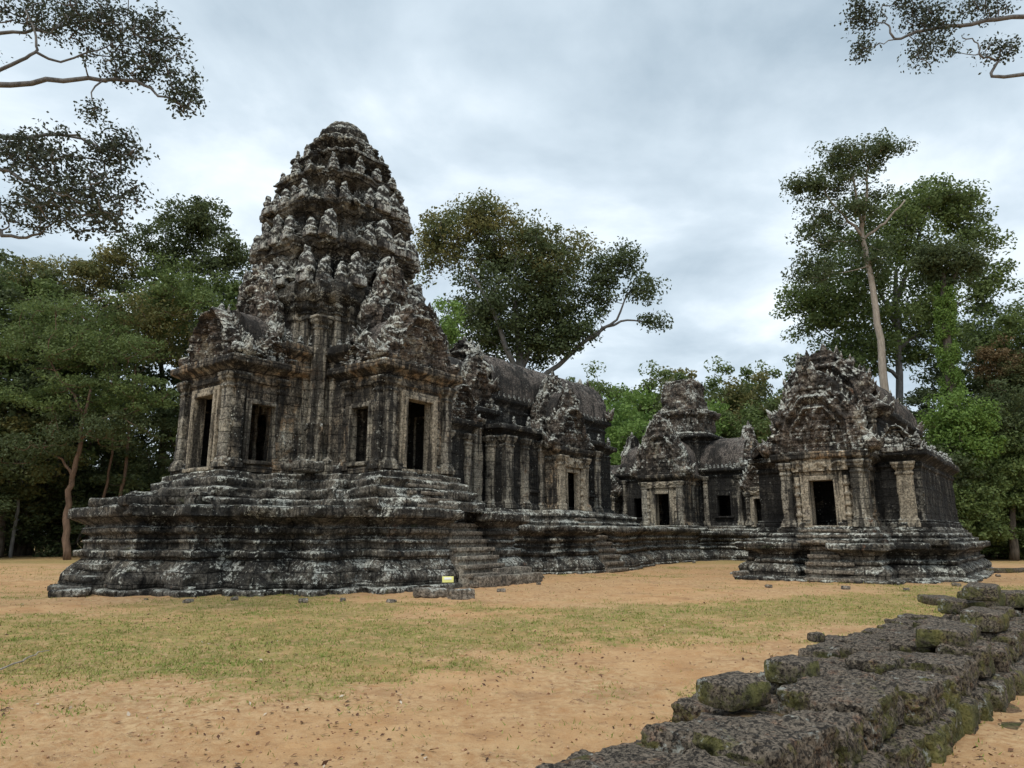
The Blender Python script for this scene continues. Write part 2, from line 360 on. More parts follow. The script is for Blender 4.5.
def stone(name, dark=.5, ochre=.2, pale=.15, lichen=.5, streak=.5, moss=.15, rust=.15, joints=True, mid=(.085, .078, .068), bh=.30, bw=.62, palecol=(.30, .275, .225)):
    m = NT(name); tc = m.n('ShaderNodeTexCoord'); P = tc.outputs['Object']
    big = m.noise(P, .55, 5, .6); med = m.noise(P, 2.6, 6, .65); fine = m.noise(P, 14, 6, .7); vf = m.noise(P, 45, 4, .7)
    mp = m.n('ShaderNodeMapping', {'Vector': P, 'Scale': (2.6, 2.6, .28)}).outputs[0]; st = m.noise(mp, 1.2, 5, .6)
    mp2 = m.n('ShaderNodeMapping', {'Vector': P, 'Location': (17, 5, 3)}).outputs[0]
    big2 = m.noise(mp2, .75, 4, .6); med2 = m.noise(mp2, 3.8, 5, .6)
    col = m.mix(m.ramp(fine, .3, .7), (mid[0] * .55, mid[1] * .55, mid[2] * .55), (mid[0] * 1.5, mid[1] * 1.5, mid[2] * 1.5))
    # ochre / tan sandstone where the crust is gone
    och = m.mix(m.ramp(med, .35, .7), (.19, .13, .08), (.37, .285, .19))
    f = m.ramp(m.math('ADD', m.math('MULTIPLY', big, .6), m.math('MULTIPLY', med2, .4)), .66 - .32 * ochre, .74 - .30 * ochre)
    col = m.mix(f, col, och)
    pal = m.mix(m.ramp(fine, .3, .72), tuple(c * .62 for c in palecol), palecol)
    f = m.ramp(m.math('ADD', m.math('MULTIPLY', big2, .5), m.math('MULTIPLY', med, .5)), .64 - .3 * pale, .70 - .28 * pale)
    col = m.mix(f, col, pal)
    rs = m.ramp(m.math('ADD', m.math('MULTIPLY', big2, .5), m.math('MULTIPLY', med2, .5)), .66 - .2 * rust, .74 - .2 * rust)
    col = m.mix(m.math('MULTIPLY', rs, .8), col, (.14, .06, .032))
    # black algae: patches and runs down the wall
    f = m.ramp(m.math('ADD', m.math('MULTIPLY', med, .55), m.math('MULTIPLY', big, .45)), .60 - .25 * dark, .68 - .2 * dark)
    f = m.math('SUBTRACT', 1.0, m.ramp(m.math('ADD', m.math('MULTIPLY', med, .45), m.math('MULTIPLY', big, .55)), .34 + .25 * dark - .06, .34 + .25 * dark + .06))
    col = m.mix(m.math('MULTIPLY', f, .86), col, (.016, .0155, .0145))
    s2 = m.math('SUBTRACT', 1.0, m.ramp(st, .28 + .26 * streak, .38 + .26 * streak))
    col = m.mix(m.math('MULTIPLY', s2, .85), col, (.014, .0135, .013))
    # moss green film
    ms_ = m.ramp(m.noise(mp2, 1.6, 5, .7), .72 - .3 * moss, .82 - .3 * moss)
    col = m.mix(m.math('MULTIPLY', ms_, .7), col, (.062, .068, .030))
    # pale crustose lichen: small rosettes, thicker on ledges that face the sky and on worn edges
    g = m.n('ShaderNodeNewGeometry'); nz = m.n('ShaderNodeSeparateXYZ', {0: g.outputs['Normal']}).outputs[2]
    up = m.math('MULTIPLY', m.ramp(nz, -.1, .9), .07)
    pt = m.math('MULTIPLY', m.ramp(g.outputs['Pointiness'], .49, .58), .05)
    ln = m.math('ADD', m.math('ADD', m.math('MULTIPLY', m.noise(P, 9.5, 5, .78), .6), m.math('MULTIPLY', m.noise(mp2, 1.1, 3, .6), .4)), m.math('ADD', up, pt))
    lf = m.ramp(ln, .68 - .16 * lichen, .74 - .16 * lichen)
    lc = m.mix(m.ramp(vf, .35, .65), (.24, .25, .22), (.60, .61, .56))
    col = m.mix(m.math('MULTIPLY', lf, .9), col, lc)
    sp = m.n('ShaderNodeTexVoronoi', {'Vector': P, 'Scale': 5.5, 'Randomness': 1.0}).outputs['Distance']
    sf = m.math('MULTIPLY', m.math('SUBTRACT', 1.0, m.ramp(m.math('ADD', sp, m.math('MULTIPLY', fine, .25)), .20, .28)), m.ramp(big2, .5 - .12 * lichen, .62))
    col = m.mix(m.math('MULTIPLY', sf, .8), col, (.42, .43, .40))
    gv = m.ramp(m.math('ADD', m.math('MULTIPLY', fine, .6), m.math('MULTIPLY', vf, .4)), .34, .66, .34, 2.0)
    x = m.n('ShaderNodeVectorMath', operation='SCALE'); m.t.links.new(col, x.inputs[0]); m.t.links.new(gv, x.inputs['Scale']); col = x.outputs[0]
    h = m.math('ADD', m.math('MULTIPLY', fine, 1.2), m.math('ADD', m.math('MULTIPLY', vf, .5), m.math('MULTIPLY', med, 1.2)))
    if joints:
        dv = m.n('ShaderNodeVectorMath', {0: tc.outputs['UV'], 1: m.n('ShaderNodeVectorMath', {0: m.n('ShaderNodeTexNoise', {'Vector': P, 'Scale': 1.6}).outputs['Color'], 'Scale': .10}, operation='SCALE').outputs[0]}, operation='ADD').outputs[0]
        br = m.n('ShaderNodeTexBrick', {'Vector': dv, 'Scale': 1.0, 'Mortar Size': .011, 'Mortar Smooth': .2, 'Bias': 0.0, 'Brick Width': bw, 'Row Height': bh, 'Color1': (.82, .82, .82, 1), 'Color2': (1.12, 1.1, 1.05, 1), 'Mortar': (.10, .09, .085, 1)}, offset=.43, squash=1.0)
        x = m.n('ShaderNodeMix', data_type='RGBA', blend_type='MULTIPLY'); x.inputs[0].default_value = .9
        m.t.links.new(col, x.inputs[6]); m.t.links.new(br.outputs['Color'], x.inputs[7]); col = x.outputs[2]
        h = m.math('SUBTRACT', h, m.math('MULTIPLY', br.outputs['Fac'], 3.2))
    return m.out(col, .92, h, .9, .04)
M = {}
M['terrace'] = stone('terrace_sandstone', dark=.62, ochre=.06, pale=.26, lichen=.66, streak=.35, moss=.30, rust=.32, mid=(.105, .095, .08), palecol=(.20, .19, .165))
M['porch'] = stone('porch_sandstone', dark=.50, ochre=.46, pale=.36, lichen=.38, streak=.62, moss=.05, rust=.2, mid=(.11, .095, .075))
M['body'] = stone('tower_body_sandstone', dark=.18, ochre=.58, pale=.80, lichen=.25, streak=.66, moss=.05, rust=.1, mid=(.13, .11, .085))
M['tier'] = stone('tower_tier_sandstone', dark=.62, ochre=.10, pale=.34, lichen=.72, streak=.35, moss=.12, rust=.1, mid=(.095, .09, .078), palecol=(.23, .22, .19))
M['carved'] = stone('carved_sandstone', dark=.58, ochre=.2, pale=.34, lichen=.76, streak=.30, moss=.06, rust=.32, joints=True, mid=(.098, .08, .066))
M['ante'] = stone('lichen_crusted_sandstone', dark=.66, ochre=.15, pale=.48, lichen=.72, streak=.25, moss=.06, rust=.2, joints=False, mid=(.12, .11, .098), palecol=(.27, .26, .235))
M['black'] = stone('black_stained_sandstone', dark=.72, ochre=.12, pale=.36, lichen=.42, streak=.85, moss=.05, rust=.06, mid=(.07, .066, .058), palecol=(.27, .25, .21))
M['frame'] = stone('door_frame_sandstone', dark=.12, ochre=.35, pale=.85, lichen=.25, streak=.42, moss=.0, rust=.1, joints=False, mid=(.20, .175, .14), palecol=(.33, .285, .215))
M['pilaster'] = stone('pilaster_sandstone', dark=.3, ochre=.45, pale=.75, lichen=.35, streak=.62, moss=.0, rust=.2, joints=True, mid=(.13, .115, .095), bh=.36, bw=3.0)
M['roof'] = stone('roof_sandstone', dark=.60, ochre=.0, pale=.22, lichen=.25, streak=.25, moss=.08, rust=.12, joints=False, mid=(.098, .084, .073), palecol=(.16, .14, .125))
M['step'] = stone('step_sandstone', dark=.28, ochre=.18, pale=.4, lichen=.35, streak=.1, moss=.10, rust=.12, joints=False, mid=(.145, .125, .10))

M['shade_lining'] = stone('shade_dark_stone', dark=.9, ochre=.0, pale=.0, lichen=.0, streak=.3, moss=0, rust=.0, joints=True, mid=(.022, .02, .018))  # near-black colour stands in for the shade inside the porches

# ------------------------------------------------------------------ ground
def ax(segs):
    out = [segs[0][0]]
    for a, b, st in segs:
        n = max(1, int(math.ceil((b - a) / st))); out += list(np.linspace(a, b, n + 1)[1:])
    return np.array(out)
gx = ax([(-1500, -200, 130), (-200, -60, 14), (-60, -24, 1.2), (-24, -7, .22), (-7, 9, .07), (9, 30, .22), (30, 70, 1.2), (70, 200, 13), (200, 1500, 130)])
gy = ax([(-400, -30, 60), (-30, 0, 3), (0, 3, .3), (3, 12, .055), (12, 32, .14), (32, 70, .8), (70, 200, 13), (200, 1800, 160)])
def grass_mask(x, y):
    """where turf grows on the sandy clearing (world metres)"""
    P = np.column_stack([x, y, x * 0])
    blobs = [(150, 604, 4, .6), (280, 603, 4, .62), (400, 603, 3, .5), (60, 640, 4.5, 1.0), (180, 650, 3.0, .95), (300, 640, 3.0, .9), (110, 615, 5, .55), (400, 628, 3.0, .55), (500, 625, 3.0, .65), (600, 620, 3.2, .55), (30, 690, 1.6, .5), (220, 678, 1.0, .5),
             (700, 612, 3.2, .6), (800, 608, 3.0, .7), (890, 606, 2.6, 1.0), (960, 600, 3, .8), (430, 665, .7, .55), (250, 610, 4, .45), (640, 600, 4, .35), (560, 640, 1.2, .4), (1010, 590, 3, .6), (10, 600, 4, .4)]
    g = x * 0.
    for px, py, r, a in blobs:
        bx, by = gp(px, py); g = np.maximum(g, a * np.exp(-((x - bx) ** 2 / (1.5 * r * r) + (y - by) ** 2 / (r * r * .5))))
    g = g * .85 + .15 * sst(5.5, 8, y) + .10 + .75 * (fbm(P, .5, 4, 3) - .5) + .6 * (fbm(P, 2.0, 3, 8) - .5)
    for px, py, r in [(60, 603, 3.0), (560, 592, 4)]:       # trodden bare patches
        bx, by = gp(px, py); g = g - .5 * np.exp(-((x - bx) ** 2 + (y - by) ** 2) / (r * r))
    far = sst(34, 42, y) * .6
    return np.clip(np.maximum(g, far * (.4 + fbm(P, .3, 3, 4))), 0, 1)
def ground_z(x, y):
    P = np.column_stack([x, y, x * 0]); near = np.exp(-np.maximum(np.hypot(x, y - 10) - 25, 0) / 15)
    z = .07 * (fbm(P, .35, 3, 21) - .5) + near * (.035 * (fbm(P, 2.0, 4, 22) - .5))
    clod = np.clip(fbm(P, 7, 3, 23) - .56, 0, 1) * .14 * near
    return z + clod - .01
X, Y = np.meshgrid(gx, gy); xf, yf = X.ravel(), Y.ravel()
mb = MB(); mb.add(np.column_stack([xf, yf, ground_z(xf, yf)]), [quad_grid(len(gy), len(gx))], np.column_stack([xf, yf]), grass_mask(xf, yf))
def ground_mat():
    m = NT('sandy_ground'); P = m.n('ShaderNodeTexCoord').outputs['Object']
    big = m.noise(P, .35, 4, .55); med = m.noise(P, 1.6, 6, .65); fine = m.noise(P, 9, 6, .7); vf = m.noise(P, 38, 5, .75); gr = m.noise(P, 16, 4, .7)
    sand = m.mix(m.ramp(med, .3, .7), (.43, .232, .10), (.57, .36, .18))
    sand = m.mix(m.ramp(big, .35, .65), sand, m.mix(m.ramp(fine, .3, .7), (.36, .185, .078), (.60, .42, .23)))
    sand = m.mix(m.math('MULTIPLY', m.ramp(vf, .54, .68), .55), sand, (.26, .13, .062))
    sand = m.mix(m.math('MULTIPLY', m.ramp(m.noise(P, 75, 3, .7), .6, .7), .7), sand, (.56, .44, .32))
    mp = m.n('ShaderNodeMapping', {'Vector': P, 'Location': (7, 3, 0)}).outputs[0]
    lit = m.math('MULTIPLY', m.ramp(m.noise(mp, 3.2, 6, .78), .57, .66), m.ramp(m.noise(P, 30, 3, .8), .42, .56))
    sand = m.mix(m.math('MULTIPLY', lit, .75), sand, (.16, .085, .05))
    sand = m.mix(m.math('MULTIPLY', m.ramp(m.noise(mp, .9, 6, .68), .52, .66), .5), sand, (.30, .17, .085))
    a = m.n('ShaderNodeAttribute', attribute_name='grass').outputs['Fac']
    tv = m.mix(m.ramp(m.noise(P, 1.1, 4, .6), .38, .62), (.215, .20, .045), (.35, .29, .085))
    tv = m.mix(m.ramp(gr, .35, .7), m.mix(.5, tv, (.10, .085, .035)), tv)
    tv = m.mix(m.math('MULTIPLY', m.ramp(vf, .50, .64), .7), tv, (.36, .30, .14))
    f = m.ramp(m.math('ADD', a, m.math('MULTIPLY', m.math('SUBTRACT', gr, .5), 1.25)), .30, .60)
    f = m.math('MULTIPLY', f, m.ramp(m.noise(mp, 5.5, 5, .75), .36, .58, .15, .9))
    col = m.mix(f, sand, tv)
    h = m.math('ADD', m.math('MULTIPLY', fine, .8), m.math('ADD', m.math('MULTIPLY', vf, .55), m.math('MULTIPLY', gr, .5)))
    return m.out(col, .95, h, .9, .03)
M['ground'] = ground_mat()
tag(mb.build('ground', M['ground'], attr='grass', smooth=True), kind='structure')

# ------------------------------------------------------------------ architectural pieces
def mk(name, mat, parent, fn, **k):
    mb = MB(); fn(mb); return mb.build(name, mat, parent, **k)
def doorway(T, o, w_, h, z0, depth=.55, fw=.16, mat='frame', nm='door_frame', sill=.12, out_=.10, colon=True, pil=0, pilh=None, lintel=.5, pm='pilaster'):
    """stepped stone frame lining an opening; o = (x, y, deg) of the wall face centre, y inward"""
    mb = MB(); st = .08
    for k, (a, b) in enumerate([(0, fw), (fw, fw * 1.9)]):        # inner and outer frame ring
        ow = out_ - k * .045; d = depth if k == 0 else .16
        for s in (-1, 1): rbox(mb, (s * (w_ / 2 + (a + b) / 2), d / 2 - ow, z0 + (h + b) / 2), (b - a, d, h + b - .004 * k), st, .006, .015, o, seed=k)
        rbox(mb, (0, d / 2 - ow + .002, z0 + h + (a + b) / 2), (w_ + 2 * a - .004, d, b - a), st, .008, .015, o, seed=k + 3)
    rbox(mb, (0, depth / 2 - out_ - .04, z0 - sill / 2), (w_ + fw * 3.4, depth + .06, sill), st, .012, .03, o, seed=9)
    f = mb.build(nm, M[mat], T)
    if colon:
        for s in (-1, 1):
            p = []; z = 0; k = 0; hh = h + fw
            while z < hh - .02:
                p += [(.085 if k % 3 else .115, z), (.085 if k % 3 else .115, z + hh / 15)]; z += hh / 15 + .001; k += 1
            m2 = MB(); lathe(m2, (0, 0, 0), p, 10, .004, step=.1); v = m2.v[0]; v[:, 0] += s * (w_ / 2 + fw * 1.9 + .11); v[:, 1] -= .05; v[:, 2] += z0 - .04
            m2.v[0] = rot_place(v, o); m2.build('colonette', M[mat], T)
    if lintel:
        m2 = MB(); lw = w_ + fw * 3.8 + .46; n = 40; r = 14
        U, V_ = np.meshgrid(np.linspace(-1, 1, n), np.linspace(0, 1, r)); P = np.column_stack([U.ravel() * lw / 2, V_.ravel() * lintel, U.ravel() * 0])
        d1, _ = wor(P, 8, 4); y = -.16 - .09 * np.clip(1 - 1.5 * d1, 0, 1) - .06 * np.exp(-((V_.ravel() - .5 - .2 * np.cos(U.ravel() * 9)) / .12) ** 2)
        Vv = np.column_stack([P[:, 0], y, P[:, 1] + z0 + h + fw * 1.95]); rbox(m2, (0, .0, z0 + h + fw * 1.95 + lintel / 2), (lw - .02, .32, lintel - .01), .15, .0, .02, o)
        m2.add(rot_place(Vv, o), [quad_grid(r, n)], P[:, :2]); m2.build('lintel', M['frame' if mat == 'frame' else 'carved'], T)
    return f
def pilaster(T, o, x, z0, z1, w_=.34, d=.2, mat='pilaster', seed=0, carve=.012):
    mb = MB(); y = d / 2
    pl = [(x - w_ / 2, -d), (x + w_ / 2, -d), (x + w_ / 2, .06), (x - w_ / 2, .06)]
    H = z1 - z0
    pf = [(.09, 0), (.09, .14), (.05, .17), (.07, .22), (.02, .3), (.0, .34), (0, H - .46), (.03, H - .44), (.03, H - .38), (0, H - .36), (.0, H - .3), (.09, H - .2), (.09, H - .12), (.12, H - .1), (.12, H)]
    band(mb, pl, [(a, b + z0) for a, b in pf], .07, .012, .012, seed=seed, carve=carve, carve_s=9, sag=.0)
    mb.v[-1] = rot_place(mb.v[-1], o)
    return mb.build('pilaster', M[mat], T)
def antefix_mesh(seed, w_=.5, h=.72, th=.3):
    w_ *= (1, .88, 1.1, .8, 1.15, .9)[seed % 6]; h *= (1.05, .95, 1.15, 1.2, 1.0, .8)[seed % 6]; m = MB(); rbox(m, (0, 0, .08), (w_ * .86, th * .9, .22), .07, .02, .03, seed=seed)
    nr = 15; t = np.linspace(0, 1, nr); w2 = w_ / 2 * np.interp(t, [0, .1, .3, .45, .55, .68, .82, 1], [.8, 1, .92, 1.0, .62, .66, .5, .06])
    A, T_ = np.meshgrid(np.linspace(0, 2 * math.pi, 16, endpoint=False), t)
    X = np.cos(A) * w2[:, None]; Y = np.sign(np.sin(A)) * np.abs(np.sin(A)) ** .7 * (th / 2) * (1 - .5 * T_) * (1 + .25 * np.sin(T_ * 13 + 1 + seed))
    V = np.column_stack([X.ravel(), Y.ravel(), (T_ * h * .8).ravel() + .16]); V = V + vnoise3(V + seed * 9, 6, seed, 3) * .085
    m.add(V, [quad_grid(nr, 16, 0, True), np.arange((nr - 1) * 16, nr * 16)[None, :]]); return m
ANTE = []
def ante(parent, x, y, z, deg, sc=1.0, k=None, nm='antefix'):
    k = random.randrange(6) if k is None else k
    if len(ANTE) == 0:
        for q in range(6):
            o = antefix_mesh(q + 1).build('antefix', M['ante'], None); ANTE.append(o.data); bpy.data.objects.remove(o)
    o = bpy.data.objects.new(nm, ANTE[k]); COL.objects.link(o); o.parent = parent
    o.location = (x, y, z); o.rotation_euler = (random.uniform(-.08, .08), random.uniform(-.08, .08), R(deg) + random.uniform(-.25, .25))
    s = sc * random.uniform(.8, 1.18); o.scale = (s, s, s * random.uniform(.85, 1.15)); return o
def staircase(T, o, w_, run, z0, z1, n, seed=0, flank=0, spread=0.0, mat='step'):
    """o = top edge centre; steps descend towards local -y"""
    e = bpy.data.objects.new('staircase', None); COL.objects.link(e); e.parent = T
    for i in range(n):
        zt = z1 - (z1 - z0) * (i + 1) / (n + 0.0) + (z1 - z0) / n; zt = z1 - (z1 - z0) * i / n - (z1 - z0) / n * .5
        ya = -run * (i + 1) / n; ww = w_ + spread * (i / n) ** 3
        jx = random.uniform(-.03, .03); dzr = (z1 - z0) / n
        m = MB(); rbox(m, (jx, (ya + .3 + .05) / 2, (zt + z0) / 2 - .05), (ww - .02, abs(ya) + .2, zt - z0 - .02), .12, .015, .02, o, seed=seed + i)
        rbox(m, (jx, (ya + .25) / 2 - .02, zt - dzr * .22), (ww, abs(ya) + .25, dzr * .5), .07, .016, .03, o, seed=seed + i + 50, yaw=random.uniform(-.012, .012))
        m.build('step', M[mat], e)
    return e

# =================================================================== 1 sanctuary tower
E0, N0 = 15.9, 21.0
T = building('sanctuary_tower', 'tall blackened sandstone tower with tiered lotus-bud roof, porches and stepped terrace, left of the temple', 'temple tower', E0, N0)
k = .5
base = [(6.9 - 0, -2.0)]
A1, A2, A3 = 6.9, 5.5, 4.5
def tplan(A1, A2, A3, b1=2.0, b2=3.5, b3=4.5):
    return cross([(A1, b1), (A2, b2), (A3, b3)])
TP = [(0.62, -.05), (.62, .10), (.5, .13), (.56, .17), (.52, .42), (.40, .62), (.18, .84), (.14, .86), (.14, .92), (.26, .95), (.27, 1.1), (.14, 1.13), (.08, 1.16), (.08, 1.32), (.14, 1.34), (.14, 1.40), (.05, 1.44), (.05, 1.56), (.12, 1.58), (.22, 1.64),
      (.22, 1.76), (.10, 1.80), (.10, 1.86), (.30, 1.98), (.46, 2.06), (.50, 2.1), (.50, 2.34), (.40, 2.38)]
# terrace with a slot for the south stair
tp = [(-6.6, -.5), (-5.7, -.5), (-5.7, -2.0), (-4.5, -2.0), (-4.5, -3.2), (-3.4, -3.2), (-3.4, -4.4), (-1.7, -4.4), (-1.7, -5.3), (.72, -5.3), (.72, -4.3), (2.85, -4.3), (2.85, -5.3), (4.2, -5.3), (4.2, -4.4), (5.2, -4.4), (5.2, -2.4), (6.3, -2.4),
      (6.3, 2.6), (5.2, 2.6), (5.2, 4.4), (3.2, 4.4), (3.2, 6.0), (-2.6, 6.0), (-2.6, 4.6), (-4.5, 4.6), (-4.5, 3.6), (-5.7, 3.6), (-5.7, 2.7), (-6.6, 2.7)]
tpo = [q for q in tp if q not in ((.72, -5.3), (.72, -4.3), (2.85, -4.3), (2.85, -5.3))]
mk('terrace', M['terrace'], T, lambda m: band(m, tp, TP, .06, .03, .045, chip=.24, carve=.012, carve_s=6, seed=3, sag=.05, bl=.75))
# step course all round its foot, worn
mk('plinth_course', M['terrace'], T, lambda m: band(m, tpo, [(.80, -.2), (.80, .10), (.76, .14), (.6, .15)], .09, .04, .05, chip=.4, seed=5, cap=True))
BPL = [(-4.75, -1.55), (-3.3, -1.55), (-3.3, -1.95), (-2.3, -1.95), (-2.3, -2.3), (-1.95, -2.3), (-1.95, -3.3), (-1.55, -3.3), (-1.55, -4.75)]
def edge_of(pl, a, b):
    for i in range(len(pl)):
        p, q = pl[i], pl[(i + 1) % len(pl)]
        if abs(p[0] - a[0]) + abs(p[1] - a[1]) + abs(q[0] - b[0]) + abs(q[1] - b[1]) < .01: return i
    raise ValueError
def sym(pl):   # SW quadrant W->S mirrored round, CCW
    a = pl; b = [(-x, y) for x, y in a[::-1]]; c = [(-x, -y) for x, y in a]; d = [(x, -y) for x, y in a[::-1]]
    return a + b + c + d
UP = [(.82, 2.3), (.84, 2.58), (.74, 2.62), (.62, 2.64), (.66, 2.72), (.66, 2.9), (.54, 2.95), (.42, 2.98), (.46, 3.06), (.46, 3.2), (.36, 3.24), (.24, 3.28), (.24, 3.43), (.1, 3.46)]
mk('upper_plinth', M['terrace'], T, lambda m: band(m, sym(BPL), UP, .075, .04, .045, chip=.3, seed=8, sag=.06, carve=.01))
# sanctuary body
ZF = 3.45
core = cross([(2.55, 1.3), (2.38, 1.72), (2.1, 2.1)])
CB = [(.18, ZF), (.18, 3.7), (.1, 3.74), (.14, 3.8), (.14, 3.92), (.03, 4.0), (0, 4.04), (0, 8.6), (.05, 8.65), (.05, 8.75), (.0, 8.8), (.03, 8.93), (.03, 9.9)]
MC = [(.06, 8.86), (.07, 8.95), (.18, 9.1), (.18, 9.2), (.26, 9.3), (.38, 9.45), (.40, 9.5), (.40, 9.8), (.3, 9.95), (.1, 10.0)]
e_s = edge_of(core, (-1.3, -2.55), (1.3, -2.55)); e_w = edge_of(core, (-2.55, 1.3), (-2.55, -1.3))
mk('sanctuary_body', M['body'], T, lambda m: band(m, core, CB, .07, .015, .012, chip=.06, carve=.016, carve_s=7, seed=11, sag=.02, holes=[(e_s, .8, 1.8, ZF, 5.6), (e_w, .8, 1.8, ZF, 5.6)]))
mk('main_cornice', M['tier'], T, lambda m: band(m, core, MC, .06, .03, .03, chip=.25, carve=.03, carve_s=6, seed=12, sag=.03, botcap=True))
for a in (0, -90):      # corner pilasters with ringed capitals
    for s in (-1, 1):
        for xx in (1.78,):
            pilaster(T, (0 if a == 0 else -2.1, -2.1 if a == 0 else 0, a), s * 1.98, ZF + .1, 8.75, .24, .14, 'body', seed=int(xx * 10) + a)
# porches, one on each side: a high inner bay and a lower outer bay
def porch(T, ang, win=True, seed=0, full=True):
    def loc_band(name, mat, pl, pts, **kw):
        m = MB(); band(m, pl, pts, **kw); m.v[-1] = rot_place(m.v[-1], (0, 0, ang)); return m.build(name, mat, T)
    def oo(x, y, d=0):
        a = R(ang); return (x * math.cos(a) - y * math.sin(a), x * math.sin(a) + y * math.cos(a), ang + d)
    WP = [(.14, ZF), (.14, 3.62), (.08, 3.66), (.1, 3.74), (.02, 3.78), (0, 3.8), (0, 6.2), (.06, 6.24), (.06, 6.36), (.02, 6.4), (.02, 6.5), (.16, 6.62), (.3, 6.7), (.36, 6.74), (.36, 6.95), (.22, 7.0)]
    outer = rect(-1.5, -4.7, 1.5, -2.0)
    loc_band('porch_wall', M['porch'], outer, WP, step=.07, amp=.014, blk=.016, chip=.10, carve=.02, carve_s=7, seed=20 + seed, sag=.02,
             holes=[(0, 1.5 - .56, 1.5 + .56, ZF, 5.85), ((3, 1.66 - .42, 1.66 + .42, 3.8, 5.55) if ang == 0 else (1, 1.04 - .42, 1.04 + .42, 3.8, 5.55))])
    doorway(T, oo(0, -4.7), 1.12, 2.25, 3.6, .42, .14, lintel=0, colon=False, out_=.12)
    if win:
        doorway(T, oo(-1.5, -3.66, -90), .84, 1.75, 3.8, .3, .09, mat='pilaster', nm='window_frame', lintel=0, colon=False)
        doorway(T, oo(1.5, -3.66, 90), .84, 1.75, 3.8, .3, .09, mat='pilaster', nm='window_frame', lintel=0, colon=False)
    for s in (-1, 1):
        pilaster(T, oo(0, -4.7), s * 1.28, ZF + .1, 6.45, .36, .14, 'pilaster', seed=seed + s)
        pilaster(T, oo(s * 1.5, 0, 90 * s), s * -4.42 if s < 0 else -4.42, ZF + .1, 6.45, .34, .12, 'pilaster', seed=seed + s) if False else None
        pilaster(T, oo(s * 1.5, -3.66, 90 * s), s * -.82, ZF + .1, 6.45, .3, .1, 'porch', seed=seed + s, carve=.03)
        pilaster(T, oo(s * 1.5, -3.66, 90 * s), s * .62, ZF + .1, 6.45, .26, .1, 'porch', seed=seed + s + 4, carve=.03)
    xs = 1.38 if ang == 0 else -1.38
    m = MB(); rbox(m, (xs, -3.5, 4.9), (.1, 2.2, 2.9), .3, .0, .01, (0, 0, ang)); rbox(m, (0, -3.5, 6.35), (2.9, 2.2, .1), .3, .0, .01, (0, 0, ang)); m.build('added_shade_lining', M['shade_lining'], T)  # added dark lining slabs, so the porch openings read black
    # inner bay
    WI = [(.1, ZF), (.1, 3.7), (0, 3.8), (0, 6.9), (.08, 6.95), (.08, 7.1), (.0, 7.14), (.18, 7.3), (.32, 7.4), (.32, 7.65), (.15, 7.7)]
    loc_band('inner_bay', M['porch'], rect(-1.66, -2.95, 1.66, -1.5), WI, step=.08, amp=.02, blk=.02, chip=.12, carve=.02, seed=30 + seed, sag=.02, holes=[(0, 1.66 - .62, 1.66 + .62, ZF, 5.8)])
    # attic over the outer bay with block course
    loc_band('attic', M['carved'], rect(-1.35, -4.3, 1.35, -2.6), [(.1, 6.95), (.1, 7.12), (0, 7.16), (0, 7.38), (.12, 7.42), (.14, 7.6), (0, 7.64)], step=.07, amp=.05, blk=.05, chip=.2, carve=.05, carve_s=5, seed=34 + seed)
    m = MB(); vault(m, (0, 0, 90 + ang), -4.3, -2.0, 1.3, 7.55, 8.75, corr=.22, ca=.06, seed=seed, amp=.09); m.v[-1] = m.v[-1]; m.build('porch_roof', M['roof'], T)
    m = MB(); vault(m, (0, 0, 90 + ang), -2.9, -2.2, 1.05, 7.65, 9.3, corr=.22, ca=.06, seed=seed + 2, amp=.1); m.build('inner_roof', M['roof'], T)
    m = MB(); pediment(m, oo(0, -4.62), 1.66, 2.6, 6.92, .4, seed=seed + 2, ruin=.10 if ang == 0 else .3); m.build('pediment', M['carved'], T)
    m = MB(); pediment(m, oo(0, -3.3), 1.3, 3.35, 7.6, .4, seed=seed + 5, ruin=.12); m.build('pediment', M['carved'], T)
    for s in (-1, 1):      # small fronton figures and antefixes along the flank cornices
        m = MB(); pediment(m, oo(s * 1.55, -3.5, 90 * s), .6, .85, 6.98, .25, seed=seed + 9 + s, nr=34, nc=24, ruin=.2, lobes=5); m.build('half_pediment', M['carved'], T)
        for j in range(5):
            yy = -4.45 + j * .42
            p = oo(s * 1.62, yy); ante(T, p[0], p[1], 6.98, ang + 90 * s, .62)
        for j in range(3):
            p = oo(s * 1.68, -3.0 + j * .42); ante(T, p[0], p[1], 7.68, ang + 90 * s, .48)
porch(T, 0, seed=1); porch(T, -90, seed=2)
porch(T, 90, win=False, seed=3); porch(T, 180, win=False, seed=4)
# stair to the south door and the lower flight through the terrace
staircase(T, (0, -4.85, 0), 1.7, .8, 2.36, 3.45, 5, seed=70)
staircase(T, (1.78, -4.55, 0), 2.0, 2.0, 0, 2.34, 9, seed=80)
mk('stair_foot', M['step'], T, lambda m: [rbox(m, (2.6, -6.2, .14), (3.3, .8, .36), .08, .03, .04, seed=61), rbox(m, (3.1, -5.95, .36), (1.9, .7, .3), .08, .03, .04, seed=62)])
staircase(T, (-6.5, 1.2, -90), 1.8, 1.2, 0, 1.2, 4, seed=120, spread=.4, mat='terrace')
# tumbled blocks lying on the terrace edge
for (x, y, z, sx, sy, sz) in [(-6.6, -.4, 2.5, 1.0, .6, .3), (-6.7, 1.4, 2.5, .9, .7, .3), (-5.4, -1.7, 2.56, .9, .6, .4), (-2.7, -2.7, 3.62, .8, .8, .36), (-5.8, -.7, 2.66, .7, .7, .5), (-5.9, .9, 2.62, .8, .6, .45)]:
    mb = MB(); rbox(mb, (x, y, z), (sx, sy, sz), .06, .06, .1, seed=int(abs(x * 10))); mb.build('cornice_block', M['terrace'], T)
